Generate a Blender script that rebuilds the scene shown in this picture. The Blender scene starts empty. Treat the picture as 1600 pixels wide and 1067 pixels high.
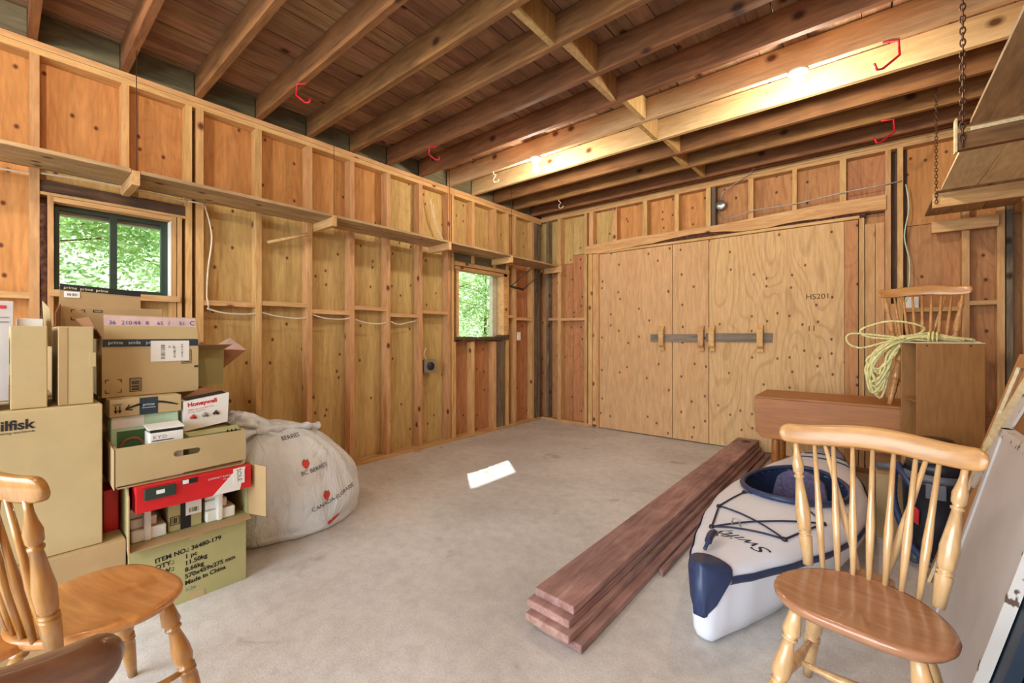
import bpy, bmesh, math, random
from mathutils import Vector, Matrix, Quaternion, noise
from mathutils.bvhtree import BVHTree
random.seed(7)
S = bpy.context.scene
C = S.collection
R = math.radians

# ------------------------------------------------------------------ camera, world, sun, light, exposure
cam_d = bpy.data.cameras.new('camera'); cam = bpy.data.objects.new('camera', cam_d); C.objects.link(cam)
cam_d.sensor_width = 36; cam_d.lens = 670 / 1600 * 36
cam_d.shift_y = -8.5 / 1600
cam_d.clip_start = 0.02
cam.location = (0, 0, 1.25)
cam.rotation_euler = (R(90), 0, R(39.839))
S.camera = cam
S.view_settings.view_transform = 'Standard'; S.view_settings.look = 'None'
S.view_settings.gamma = 1; S.view_settings.use_curve_mapping = False
S.view_settings.exposure = 0.2

w = bpy.data.worlds.new('world'); S.world = w; w.use_nodes = True
bg = w.node_tree.nodes['Background']; bg.inputs[0].default_value = (0.80, 0.90, 1.0, 1); bg.inputs[1].default_value = 3.2

def light(name, kind, loc, energy, color, direction=None, **kw):
    d = bpy.data.lights.new(name, kind); d.energy = energy; d.color = color
    for k, v in kw.items(): setattr(d, k, v)
    o = bpy.data.objects.new(name, d); C.objects.link(o); o.location = loc
    if direction is not None:
        o.rotation_euler = Vector(direction).to_track_quat('-Z', 'Y').to_euler()
    return o
light('sun', 'SUN', (-8, 8, 10), 7.0, (1, 0.95, 0.88), (0.79, -0.66, -1.0), angle=R(0.6))
light('daylight_opening', 'AREA', (-1.3, -3.2, 1.6), 235, (0.82, 0.92, 1.0), (0, 1, -0.05), shape='RECTANGLE', size=4.4, size_y=2.8)

# ------------------------------------------------------------------ materials
def newmat(name):
    m = bpy.data.materials.new(name); m.use_nodes = True
    nt = m.node_tree; b = nt.nodes['Principled BSDF']
    return m, nt, b
def N(nt, t, **kw):
    n = nt.nodes.new(t)
    for k, v in kw.items(): setattr(n, k, v)
    return n
def srgb(c):
    return tuple((x / 255 / 12.92 if x / 255 <= 0.04045 else ((x / 255 + 0.055) / 1.055) ** 2.4) for x in c) + (1,)
def coords(nt, scale, rnd=30.0):
    tc = N(nt, 'ShaderNodeTexCoord'); oi = N(nt, 'ShaderNodeObjectInfo')
    mul = N(nt, 'ShaderNodeVectorMath', operation='SCALE'); mul.inputs[0].default_value = (1.0, 0.73, 1.31); mul.inputs['Scale'].default_value = rnd
    m2 = N(nt, 'ShaderNodeMath', operation='MULTIPLY'); m2.inputs[1].default_value = rnd
    nt.links.new(oi.outputs['Random'], m2.inputs[0]); nt.links.new(m2.outputs[0], mul.inputs['Scale'])
    add = N(nt, 'ShaderNodeVectorMath', operation='ADD')
    nt.links.new(tc.outputs['Object'], add.inputs[0]); nt.links.new(mul.outputs[0], add.inputs[1])
    mp = N(nt, 'ShaderNodeMapping'); mp.inputs['Scale'].default_value = scale
    nt.links.new(add.outputs[0], mp.inputs['Vector'])
    return mp.outputs[0], add.outputs[0], oi
def ramp(nt, pts, src):
    r = N(nt, 'ShaderNodeValToRGB'); e = r.color_ramp.elements
    while len(e) < len(pts): e.new(0.5)
    for i, (p, c) in enumerate(pts): e[i].position = p; e[i].color = c if len(c) == 4 else srgb(c)
    nt.links.new(src, r.inputs[0]); return r.outputs[0]
def mix(nt, fac, a, b, mode='MIX'):
    m = N(nt, 'ShaderNodeMix', data_type='RGBA', blend_type=mode)
    for s, v in ((m.inputs[0], fac), (m.inputs[6], a), (m.inputs[7], b)):
        if hasattr(v, 'is_linked') or hasattr(v, 'links'): nt.links.new(v, s)
        else: s.default_value = v
    return m.outputs[2]
def noise_tex(nt, vec, scale, detail=4, dist=0.0, rough=0.55):
    n = N(nt, 'ShaderNodeTexNoise'); n.inputs['Scale'].default_value = scale; n.inputs['Detail'].default_value = detail
    n.inputs['Distortion'].default_value = dist; n.inputs['Roughness'].default_value = rough
    nt.links.new(vec, n.inputs['Vector']); return n.outputs['Fac']
def wood(name, dark, light_, axis='Z', rough=0.75, knots=0.0, swirl=0.0, var=0.25, gscale=1.0, bump=0.15, coat=0.0, stain=0.0, gcon=1.0):
    dark = (dark[0] * 0.975, dark[1], dark[2] * 1.0); light_ = (light_[0] * 0.975, light_[1] * 1.0, light_[2] * 1.0)
    m, nt, b = newmat(name)
    sc = {'X': (0.12, 1, 1), 'Y': (1, 0.12, 1), 'Z': (1, 1, 0.12)}[axis]
    v, raw, oi = coords(nt, sc)
    f = noise_tex(nt, v, 20 * gscale, 8, 0.9, 0.62)
    lo, hi = 0.5 - 0.22 / gcon, 0.5 + 0.2 / gcon
    col = ramp(nt, [(lo, dark), (hi, light_)], f)
    fine = noise_tex(nt, v, 60 * gscale, 3)
    fr = ramp(nt, [(0.3, (0.8, 0.8, 0.8, 1)), (0.7, (1.08, 1.08, 1.08, 1))], fine)
    col = mix(nt, 0.8, col, fr, 'MULTIPLY')
    if stain:
        big = noise_tex(nt, raw, 2.2, 3, 0.4)
        sr = ramp(nt, [(0.38, (0.62, 0.62, 0.60, 1)), (0.6, (1.06, 1.04, 1.0, 1))], big)
        col = mix(nt, stain, col, sr, 'MULTIPLY')
    if swirl:
        vs, raw2, _ = coords(nt, tuple(0.30 if q < 1 else 1 for q in sc))
        nn = noise_tex(nt, vs, 1.7, 1.5, 0.25)
        mm = N(nt, 'ShaderNodeMath', operation='MULTIPLY'); mm.inputs[1].default_value = 150; nt.links.new(nn, mm.inputs[0])
        sn = N(nt, 'ShaderNodeMath', operation='SINE'); nt.links.new(mm.outputs[0], sn.inputs[0])
        ln = ramp(nt, [(0.0, (1, 1, 1, 1)), (0.55, (1, 1, 1, 1)), (1.0, (0.60, 0.53, 0.46, 1))], sn.outputs[0])
        col = mix(nt, swirl * 0.75, col, ln, 'MULTIPLY')
    if knots:
        sx = N(nt, 'ShaderNodeSeparateXYZ'); nt.links.new(raw, sx.inputs[0])
        ia = 'XYZ'.index(axis); others = [q for q in range(3) if q != ia]
        ad = N(nt, 'ShaderNodeMath', operation='ADD'); nt.links.new(sx.outputs[others[0]], ad.inputs[0]); nt.links.new(sx.outputs[others[1]], ad.inputs[1])
        ml = N(nt, 'ShaderNodeMath', operation='MULTIPLY'); ml.inputs[1].default_value = 0.75; nt.links.new(sx.outputs[ia], ml.inputs[0])
        cb = N(nt, 'ShaderNodeCombineXYZ'); nt.links.new(ad.outputs[0], cb.inputs[0]); nt.links.new(ml.outputs[0], cb.inputs[1])
        vo = N(nt, 'ShaderNodeTexVoronoi', voronoi_dimensions='2D'); vo.inputs['Scale'].default_value = 7.0 * knots; nt.links.new(cb.outputs[0], vo.inputs['Vector'])
        kr = ramp(nt, [(0.05, (1, 1, 1, 1)), (0.085, (0.5, 0.5, 0.5, 1)), (0.13, (0.0, 0.0, 0.0, 1))], vo.outputs['Distance'])
        sp = N(nt, 'ShaderNodeSeparateColor'); nt.links.new(vo.outputs['Color'], sp.inputs[0])
        gt = N(nt, 'ShaderNodeMath', operation='GREATER_THAN'); gt.inputs[1].default_value = 0.70; nt.links.new(sp.outputs[0], gt.inputs[0])
        # knots lie on the flat faces
        mk_ = N(nt, 'ShaderNodeMath', operation='MULTIPLY'); nt.links.new(kr, mk_.inputs[0]); nt.links.new(gt.outputs[0], mk_.inputs[1])
        kd = mix(nt, 1.0, col, (0.22, 0.11, 0.06, 1), 'MULTIPLY')
        col = mix(nt, mk_.outputs[0], col, kd)
    hs = N(nt, 'ShaderNodeHueSaturation')
    mr = N(nt, 'ShaderNodeMapRange'); mr.inputs[3].default_value = 1 - var; mr.inputs[4].default_value = 1 + var * 0.7
    nt.links.new(oi.outputs['Random'], mr.inputs[0]); nt.links.new(mr.outputs[0], hs.inputs['Value'])
    m7 = N(nt, 'ShaderNodeMath', operation='MULTIPLY'); m7.inputs[1].default_value = 7.13; nt.links.new(oi.outputs['Random'], m7.inputs[0])
    fc = N(nt, 'ShaderNodeMath', operation='FRACT'); nt.links.new(m7.outputs[0], fc.inputs[0])
    mh = N(nt, 'ShaderNodeMapRange'); mh.inputs[3].default_value = 0.5 - 0.018 * var * 4; mh.inputs[4].default_value = 0.5 + 0.014 * var * 4
    nt.links.new(fc.outputs[0], mh.inputs[0]); nt.links.new(mh.outputs[0], hs.inputs['Hue'])
    nt.links.new(col, hs.inputs['Color'])
    nt.links.new(hs.outputs[0], b.inputs['Base Color'])
    b.inputs['Roughness'].default_value = rough
    if coat: b.inputs['Coat Weight'].default_value = coat; b.inputs['Coat Roughness'].default_value = 0.12
    if bump:
        bp = N(nt, 'ShaderNodeBump'); bp.inputs['Strength'].default_value = bump; bp.inputs['Distance'].default_value = 0.004
        nt.links.new(fine, bp.inputs['Height']); nt.links.new(bp.outputs[0], b.inputs['Normal'])
    return m
def plain(name, col, rough=0.6, metal=0.0, var=0.06, nscale=12, coat=0.0, bump=0.0, bscale=30, emis=0.0):
    m, nt, b = newmat(name)
    v, raw, oi = coords(nt, (1, 1, 1), 9.0)
    f = noise_tex(nt, v, nscale, 4)
    c = srgb(col)
    a = tuple(x * (1 - var * 2) for x in c[:3]) + (1,); d = tuple(min(1, x * (1 + var * 1.5)) for x in c[:3]) + (1,)
    nt.links.new(ramp(nt, [(0.35, a), (0.65, d)], f), b.inputs['Base Color'])
    b.inputs['Roughness'].default_value = rough; b.inputs['Metallic'].default_value = metal
    if coat: b.inputs['Coat Weight'].default_value = coat; b.inputs['Coat Roughness'].default_value = 0.1
    if bump:
        bp = N(nt, 'ShaderNodeBump'); bp.inputs['Strength'].default_value = bump; bp.inputs['Distance'].default_value = 0.01
        nt.links.new(noise_tex(nt, raw, bscale, 4), bp.inputs['Height']); nt.links.new(bp.outputs[0], b.inputs['Normal'])
    if emis: b.inputs['Emission Color'].default_value = c; b.inputs['Emission Strength'].default_value = emis
    return m
M = {}
M['stud'] = wood('framing_stud', (196, 140, 84), (230, 180, 122), 'Z', knots=0.6, var=0.14)
M['studx'] = wood('framing_along_x', (196, 140, 86), (228, 180, 124), 'X', knots=0.6, var=0.12)
M['study'] = wood('framing_along_y', (198, 142, 86), (232, 184, 126), 'Y', knots=0.6, var=0.12)
M['stained'] = wood('stained_stud', (84, 68, 54), (150, 128, 104), 'Z', knots=0.6, var=0.2, stain=0.6)
M['stainedy'] = wood('stained_sill', (58, 40, 26), (120, 88, 56), 'Y', knots=0.6, var=0.2, stain=0.8, bump=0.6)
M['bark'] = plain('bark_edge', (88, 52, 34), 0.95, var=0.3, nscale=40, bump=1.0, bscale=45)
M['ply_o'] = wood('plywood_orange', (192, 122, 64), (226, 160, 96), 'Z', knots=1.2, swirl=0.22, var=0.08, gscale=0.9, gcon=0.8)
M['ply_y'] = wood('plywood_yellow', (188, 148, 86), (220, 184, 120), 'Z', knots=1.2, swirl=0.2, var=0.08, gscale=0.9, gcon=0.8)
M['ply_r'] = wood('plywood_red', (172, 108, 66), (210, 148, 98), 'Z', knots=1.1, swirl=0.4, var=0.08, gscale=0.9, gcon=0.8)
M['door'] = wood('door_plywood', (206, 158, 104), (226, 184, 132), 'Z', knots=1.25, swirl=0.5, var=0.03, gscale=0.9, gcon=0.8)
M['door_plain'] = wood('door_plywood_plain', (206, 154, 102), (226, 180, 130), 'Z', knots=1.1, swirl=0.08, var=0.05, gscale=0.9, gcon=0.8)
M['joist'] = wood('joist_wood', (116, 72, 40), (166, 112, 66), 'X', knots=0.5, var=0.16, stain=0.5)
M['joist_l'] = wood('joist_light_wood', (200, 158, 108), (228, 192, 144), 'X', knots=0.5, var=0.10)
M['block'] = wood('blocking_wood', (176, 134, 80), (220, 182, 122), 'Z', knots=0.4, var=0.12)
M['plank'] = wood('ceiling_plank', (140, 100, 72), (194, 150, 114), 'Y', knots=0.6, var=0.22, stain=0.5)
M['rim'] = wood('grey_rim_board', (92, 84, 62), (140, 128, 98), 'Y', var=0.2, stain=0.6)
M['shelf'] = wood('shelf_board', (158, 124, 86), (208, 170, 124), 'Y', knots=0.8, var=0.12, stain=0.4)
M['deck'] = wood('rack_board', (232, 204, 160), (252, 232, 190), 'Y', knots=0.5, var=0.05, stain=0.2)
M['redplank'] = wood('reddish_plank', (146, 102, 94), (200, 158, 148), 'Y', knots=0.3, var=0.10, stain=0.8, bump=0.4)
M['greybar'] = wood('grey_bar', (104, 90, 76), (150, 134, 116), 'X', var=0.1)
M['maple'] = wood('maple_varnish', (186, 122, 68), (218, 162, 100), 'X', 0.36, var=0.05, coat=0.3, bump=0.02, gcon=0.8)
M['mapleY'] = wood('maple_seat_varnish', (158, 100, 70), (196, 140, 104), 'X', 0.25, var=0.02, coat=0.6, bump=0.02, gcon=0.6)
M['honey'] = wood('honey_seat_varnish', (180, 108, 48), (218, 150, 82), 'X', 0.35, var=0.02, coat=0.3, bump=0.02, gcon=1.0)
M['honeyleg'] = wood('honey_turning_varnish', (158, 100, 42), (196, 138, 68), 'Z', 0.3, var=0.03, coat=0.7, bump=0.0)
M['lightleg'] = wood('light_turning_varnish', (206, 154, 100), (232, 190, 138), 'Z', 0.3, var=0.03, coat=0.7, bump=0.0)
M['walnut'] = wood('walnut_crest', (84, 52, 34), (132, 90, 62), 'X', 0.35, var=0.03, coat=0.5, gcon=1.2)
M['table'] = wood('table_maple', (152, 86, 30), (186, 114, 48), 'X', 0.45, var=0.0, coat=0.05, bump=0.02, gcon=0.6)
M['case'] = wood('bookcase_maple', (140, 88, 38), (168, 114, 58), 'Z', 0.5, var=0.0, coat=0.1, bump=0.02, gcon=0.6)
M['card'] = plain('cardboard_tan', (186, 164, 118), 0.85, var=0.03, nscale=5)
M['card2'] = plain('cardboard_brown', (176, 146, 102), 0.85, var=0.04, nscale=5)
M['cardg'] = plain('cardboard_olive', (172, 166, 112), 0.85, var=0.04, nscale=5)
M['carddark'] = plain('cardboard_inside', (150, 104, 68), 0.9, var=0.05)
M['black'] = plain('print_and_shade_black', (28, 26, 26), 0.7)  # print and tape, also the painted shade in two small boxes
M['ink'] = plain('ink_brown', (58, 46, 34), 0.8)
M['tape'] = plain('dark_tape', (44, 62, 74), 0.35)
M['taped'] = plain('white_print_on_tape', (206, 216, 222), 0.5)
M['lavtape'] = plain('lavender_tape', (208, 180, 176), 0.4)
M['blueink'] = plain('blue_ink', (64, 72, 140), 0.5)
M['white'] = plain('white_card', (232, 230, 222), 0.6, var=0.02)
M['greycard'] = plain('grey_white_card', (196, 188, 184), 0.6, var=0.02)
M['green'] = plain('mint_card', (190, 222, 190), 0.55, var=0.05)
M['grey'] = plain('grey_ink', (130, 128, 122), 0.7)
M['red'] = plain('red_card', (206, 28, 34), 0.4, var=0.03)
M['redink'] = plain('red_ink', (196, 46, 50), 0.5)
M['foam'] = plain('white_foam', (232, 236, 226), 0.8, var=0.02)
M['metal'] = plain('galvanised_metal', (168, 170, 168), 0.35, 0.8)
M['rust'] = plain('rusty_chain_metal', (92, 66, 50), 0.6, 0.6)
M['dkmetal'] = plain('dark_metal', (66, 60, 52), 0.5, 0.5)
M['porc'] = plain('white_porcelain', (236, 232, 224), 0.25, coat=0.5)
M['cable'] = plain('white_cable', (226, 212, 186), 0.5)
M['redhook'] = plain('red_vinyl', (196, 26, 44), 0.4)
M['wframe'] = plain('dark_green_frame', (40, 58, 48), 0.4)
M['kwhite'] = plain('kayak_white_plastic', (232, 238, 250), 0.32, var=0.01, nscale=3, coat=0.2)
M['navy'] = plain('navy_plastic', (44, 58, 92), 0.4, var=0.06)
M['cord'] = plain('navy_cord', (40, 42, 66), 0.7)
M['seatfab'] = plain('kayak_seat_fabric', (92, 86, 118), 0.9, var=0.15, nscale=60)
M['vblack'] = plain('black_plastic', (34, 34, 40), 0.4, var=0.05)
M['vgrey'] = plain('grey_plastic', (92, 94, 102), 0.45, var=0.05)
M['rope'] = plain('yellow_rope', (236, 228, 160), 0.8, var=0.1, nscale=60, bump=0.6, bscale=150)
M['panelwhite'] = plain('cream_paint', (206, 200, 198), 0.5, var=0.03, nscale=4)
M['framewood'] = wood('frame_wood', (176, 118, 68), (206, 148, 94), 'Z', 0.5, var=0.03)
M['navypaint'] = plain('dark_blue_paint', (22, 40, 58), 0.5)
M['bluetag'] = plain('bright_blue_tag', (50, 120, 200), 0.4)
M['redpaint'] = plain('dark_red_paint', (110, 24, 36), 0.5, var=0.2)
M['blackpaint'] = plain('black_board', (24, 20, 20), 0.6)
M['brownboard'] = wood('brown_board', (92, 60, 44), (130, 92, 68), 'Z', var=0.05)
M['soil'] = plain('forest_ground', (96, 96, 62), 0.95, var=0.2)
M['straw'] = plain('strawberry_red', (214, 70, 60), 0.6)
M['leafg'] = plain('print_green', (70, 110, 60), 0.6)
M['bluebag'] = plain('blue_plastic', (70, 90, 190), 0.4, var=0.2)

def chipped(name, base, chip, scale=38, thr=0.36):
    m, nt, b = newmat(name)
    v, raw, oi = coords(nt, (1, 1, 0.6))
    f = noise_tex(nt, v, scale, 2)
    nt.links.new(ramp(nt, [(thr - 0.02, chip), (thr + 0.03, base)], f), b.inputs['Base Color']); b.inputs['Roughness'].default_value = 0.6
    return m
M['chipped'] = chipped('chipped_cream_paint', (206, 198, 190), (92, 66, 50), 34, 0.36)

def concrete():
    m, nt, b = newmat('concrete')
    v, raw, oi = coords(nt, (1, 1, 1), 0)
    a = noise_tex(nt, v, 0.9, 5, 0.3); c = noise_tex(nt, v, 14, 6, 0.2, 0.65); d = noise_tex(nt, v, 120, 3)
    col = ramp(nt, [(0.30, (184, 179, 173)), (0.55, (210, 207, 202)), (0.72, (222, 219, 214))], a)
    col = mix(nt, 0.85, col, ramp(nt, [(0.3, (0.84, 0.83, 0.82, 1)), (0.6, (1.04, 1.04, 1.04, 1))], c), 'MULTIPLY')
    col = mix(nt, 0.7, col, ramp(nt, [(0.3, (0.80, 0.79, 0.78, 1)), (0.6, (1.06, 1.06, 1.06, 1))], d), 'MULTIPLY')
    st = noise_tex(nt, v, 3.3, 4, 0.6)
    col = mix(nt, ramp(nt, [(0.24, (0.8, 0.8, 0.8, 1)), (0.36, (0, 0, 0, 1))], st), col, srgb((140, 128, 114)))
    nt.links.new(col, b.inputs['Base Color'])
    b.inputs['Roughness'].default_value = 0.62
    bp = N(nt, 'ShaderNodeBump'); bp.inputs['Strength'].default_value = 0.25; bp.inputs['Distance'].default_value = 0.003
    nt.links.new(d, bp.inputs['Height']); nt.links.new(bp.outputs[0], b.inputs['Normal'])
    return m
M['concrete'] = concrete()

def bagmat():
    m, nt, b = newmat('white_plastic_bag')
    v, raw, oi = coords(nt, (1, 1, 1), 0)
    f = noise_tex(nt, v, 5, 4)
    nt.links.new(ramp(nt, [(0.3, (222, 230, 236)), (0.65, (240, 248, 252))], f), b.inputs['Base Color'])
    b.inputs['Roughness'].default_value = 0.35
    b.inputs['Subsurface Weight'].default_value = 0.0
    v2, _, _ = coords(nt, (1.0, 1.0, 0.45), 0)
    n1 = noise_tex(nt, v2, 9, 5, 1.6)
    bp = N(nt, 'ShaderNodeBump'); bp.inputs['Strength'].default_value = 0.9; bp.inputs['Distance'].default_value = 0.03
    nt.links.new(n1, bp.inputs['Height']); nt.links.new(bp.outputs[0], b.inputs['Normal'])
    return m
M['bag'] = bagmat()
def leafmat(name, c1, c2):
    m, nt, b = newmat(name)
    v, raw, oi = coords(nt, (1, 1, 1))
    f = noise_tex(nt, v, 1.8, 3)
    col = ramp(nt, [(0.35, c1), (0.65, c2)], f)
    nt.links.new(col, b.inputs['Base Color']); b.inputs['Roughness'].default_value = 0.5
    tr = N(nt, 'ShaderNodeBsdfTranslucent'); nt.links.new(col, tr.inputs[0])
    ms = N(nt, 'ShaderNodeMixShader'); ms.inputs[0].default_value = 0.5
    nt.links.new(b.outputs[0], ms.inputs[1]); nt.links.new(tr.outputs[0], ms.inputs[2])
    nt.links.new(ms.outputs[0], nt.nodes['Material Output'].inputs[0])
    return m
M['leaf1'] = leafmat('leaf_green', (118, 165, 92), (200, 228, 152))
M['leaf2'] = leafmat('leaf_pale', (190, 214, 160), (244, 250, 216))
def glassmat():
    m, nt, b = newmat('window_glass')
    t = N(nt, 'ShaderNodeBsdfTransparent'); g = N(nt, 'ShaderNodeBsdfGlossy'); g.inputs['Roughness'].default_value = 0.02
    t.inputs[0].default_value = (0.94, 0.97, 0.97, 1)
    ms = N(nt, 'ShaderNodeMixShader'); ms.inputs[0].default_value = 0.06
    nt.links.new(t.outputs[0], ms.inputs[1]); nt.links.new(g.outputs[0], ms.inputs[2])
    nt.links.new(ms.outputs[0], nt.nodes['Material Output'].inputs[0]); return m
M['glass'] = glassmat()
def bulbmat():
    m, nt, b = newmat('glowing_bulb')
    b.inputs['Base Color'].default_value = (1, 0.95, 0.85, 1)
    b.inputs['Emission Color'].default_value = (1.0, 0.89, 0.72, 1); b.inputs['Emission Strength'].default_value = 850
    return m
M['bulb'] = bulbmat()

# ------------------------------------------------------------------ mesh helpers
class MB:
    def __init__(s): s.v = []; s.f = []; s.smooth = []
    def add(s, vs, fs, smooth=False):
        k = len(s.v); s.v += [tuple(v) for v in vs]; s.f += [tuple(i + k for i in f) for f in fs]; s.smooth += [smooth] * len(fs)
        return s
    def box(s, x0, x1, y0, y1, z0, z1, mat=None):
        vs = [Vector((x, y, z)) for x in (x0, x1) for y in (y0, y1) for z in (z0, z1)]
        if mat is not None: vs = [mat @ v for v in vs]
        return s.add(vs, [(0, 1, 3, 2), (4, 6, 7, 5), (0, 4, 5, 1), (2, 3, 7, 6), (0, 2, 6, 4), (1, 5, 7, 3)])
    def quadbox(s, a, b, c, d, n):      # slab from quad a,b,c,d thickened along n
        a, b, c, d, n = map(Vector, (a, b, c, d, n))
        vs = [a, b, c, d, a + n, b + n, c + n, d + n]
        return s.add(vs, [(3, 2, 1, 0), (4, 5, 6, 7), (0, 1, 5, 4), (1, 2, 6, 5), (2, 3, 7, 6), (3, 0, 4, 7)])
    def tube(s, pts, r, n=6, closed=False, smooth=True):
        pts = [Vector(p) for p in pts]; k = len(pts)
        rr = r if isinstance(r, (list, tuple)) else [r] * k
        t0 = (pts[1] - pts[0]).normalized()
        up = Vector((0, 0, 1)) if abs(t0.z) < 0.9 else Vector((1, 0, 0))
        nrm = (up - t0 * up.dot(t0)).normalized(); vs = []
        for i in range(k):
            a = pts[(i - 1) % k] if (closed or i > 0) else pts[0]; b = pts[(i + 1) % k] if (closed or i < k - 1) else pts[-1]
            t = (b - a); t = t.normalized() if t.length > 1e-9 else t0
            nrm = (nrm - t * nrm.dot(t)); nrm = nrm.normalized() if nrm.length > 1e-6 else t.orthogonal().normalized()
            bi = t.cross(nrm)
            for j in range(n):
                an = 2 * math.pi * j / n
                vs.append(pts[i] + (nrm * math.cos(an) + bi * math.sin(an)) * rr[i])
        fs = []
        for i in range(k if closed else k - 1):
            for j in range(n):
                a = i * n + j; b = i * n + (j + 1) % n; i2 = (i + 1) % k
                fs.append((a, b, i2 * n + (j + 1) % n, i2 * n + j))
        if not closed: fs += [tuple(range(n))[::-1], tuple(range((k - 1) * n, k * n))]
        return s.add(vs, fs, smooth)
    def turned(s, p0, p1, prof, n=14):   # lathe along segment, prof = [(t, r)]
        p0, p1 = Vector(p0), Vector(p1)
        return s.tube([p0.lerp(p1, t) for t, r in prof], [r for t, r in prof], n)
    def prism(s, poly, z0, z1, f=lambda p, z: (p[0], p[1], z)):
        n = len(poly); vs = [f(p, z0) for p in poly] + [f(p, z1) for p in poly]
        fs = [tuple(range(n))[::-1], tuple(range(n, 2 * n))] + [(i, (i + 1) % n, (i + 1) % n + n, i + n) for i in range(n)]
        return s.add(vs, fs)
def finish(me):
    bm = bmesh.new(); bm.from_mesh(me); bmesh.ops.recalc_face_normals(bm, faces=bm.faces); bm.to_mesh(me); bm.free()
def mk(name, mb, mat, parent=None, world=False, bevel=0.0, label=None, kind=None, center=False, segs=2):
    off = Vector((0, 0, 0))
    if parent is not None and world: off = parent.location.copy()
    loc = Vector((0, 0, 0))
    if center:
        loc = sum((Vector(v) for v in mb.v), Vector()) / len(mb.v)
    me = bpy.data.meshes.new(name)
    me.from_pydata([tuple(Vector(v) - loc) for v in mb.v], [], mb.f); me.update()
    finish(me)
    me.polygons.foreach_set('use_smooth', mb.smooth)
    me.materials.append(mat if not isinstance(mat, str) else M[mat])
    o = bpy.data.objects.new(name, me); C.objects.link(o)
    if parent is not None: o.parent = parent
    o.location = loc - off
    if bevel:
        b = o.modifiers.new('bevel', 'BEVEL'); b.width = bevel; b.segments = segs; b.limit_method = 'ANGLE'
    if label: o['label'] = label
    if kind: o['kind'] = kind
    return o
def tag(o, label, cat, group=None):
    o['label'] = label; o['category'] = cat
    if group: o['group'] = group
    return o
def thing(name, label, cat, loc=(0, 0, 0), rz=0, group=None):
    o = bpy.data.objects.new(name, None); C.objects.link(o); o.location = loc; o.rotation_euler = (0, 0, rz); o.empty_display_size = 0.05
    return tag(o, label, cat, group)
def bx(name, x0, x1, y0, y1, z0, z1, mat, parent=None, **kw):
    kw.setdefault('center', True); kw.setdefault('world', True)
    return mk(name, MB().box(x0, x1, y0, y1, z0, z1), mat, parent, **kw)
def struct(name, mb, mat, **kw):
    return mk(name, mb, mat, kind='structure', **kw)
def smoothpath(pts, n=6):
    pts = [Vector(p) for p in pts]; out = []
    P = [pts[0]] + pts + [pts[-1]]
    for i in range(1, len(P) - 2):
        for j in range(n):
            t = j / n; a, b, c, d = P[i - 1], P[i], P[i + 1], P[i + 2]
            out.append(0.5 * ((2 * b) + (c - a) * t + (2 * a - 5 * b + 4 * c - d) * t * t + (3 * b - a - 3 * c + d) * t ** 3))
    out.append(pts[-1]); return out
def text(body, size, org, right, up, mat, parent, name='lettering', shear=0.0, bold=0.0, space=1.0, world=True, align='LEFT'):
    cu = bpy.data.curves.new(name, 'FONT'); cu.body = body; cu.size = size; cu.shear = shear; cu.offset = bold; cu.space_character = space
    cu.resolution_u = 3; cu.align_x = align
    o = bpy.data.objects.new('tmp', cu); C.objects.link(o); bpy.context.view_layer.update()
    me = bpy.data.meshes.new_from_object(o.evaluated_get(bpy.context.evaluated_depsgraph_get())); bpy.data.objects.remove(o)
    me.materials.clear(); me.materials.append(M[mat])
    r = Vector(right).normalized(); u = Vector(up).normalized(); n = r.cross(u).normalized(); u = n.cross(r)
    m = Matrix((r, u, n)).transposed().to_4x4()
    off = parent.location if world else Vector((0, 0, 0))
    m.translation = Vector(org) - off
    me.transform(m)
    o = bpy.data.objects.new(name, me); C.objects.link(o)
    o.parent = parent; o['kind'] = 'stuff'
    return o
RX, UZ = (0, 1, 0), (0, 0, 1)          # writing on faces that look towards +x

# ------------------------------------------------------------------ floor
floor = struct('floor', MB().box(-3.95, 1.05, -1.95, 5.45, -0.12, 0), 'concrete')

# ------------------------------------------------------------------ left wall
LX = -3.788   # stud faces
wl = struct('wall_left', MB().box(-3.95, -3.915, -1.95, 3.2 - 2.98, -0.02, 3.22).box(-3.95, -3.915, 0.22, 0.78, -0.02, 1.53).box(-3.95, -3.915, 0.22, 0.78, 2.07, 3.22)
            .box(-3.95, -3.915, 0.78, 3.545, -0.02, 3.22).box(-3.95, -3.915, 3.545, 4.36, -0.02, 1.235).box(-3.95, -3.915, 3.545, 4.36, 2.06, 3.22).box(-3.95, -3.915, 4.36, 5.45, -0.02, 3.22), 'brownboard')
holes = [(0.21, 0.79, 1.52, 2.09), (3.53, 4.38, 1.22, 2.075)]
def rects(y0, y1, z0, z1):
    out = [(y0, y1, z0, z1)]
    for a, b, c, d in holes:
        nx = []
        for (p, q, r, s) in out:
            if p >= b or q <= a or r >= d or s <= c: nx.append((p, q, r, s)); continue
            if p < a: nx.append((p, a, r, s))
            if q > b: nx.append((b, q, r, s))
            m0, m1 = max(p, a), min(q, b)
            if r < c: nx.append((m0, m1, r, c))
            if s > d: nx.append((m0, m1, d, s))
        out = nx
    return out
ys = [-1.9, -0.66, 0.145, 1.345, 2.565, 3.47, 4.6, 5.3]
for i in range(len(ys) - 1):
    for (z0, z1, mt) in ((0.03, 2.27, 'ply_y' if i not in (0, 1) else 'ply_o'), (2.275, 3.0, 'ply_o' if ys[i] < 2 else 'ply_y')):
        mb = MB()
        for (a, b, c, d) in rects(ys[i] + 0.002, ys[i + 1] - 0.002, z0, z1): mb.box(-3.91, -3.895, a, b, c, d)
        mk('plywood_sheet', mb, mt if not (z0 < 1 and i >= 5) else 'ply_r', wl, center=True)
def stud_l(y0, y1, z0=0.04, z1=2.92, mat='stud', depth=0.1):
    bx('stud', LX - depth, LX, y0, y1, z0, z1, mat, wl)
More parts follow.
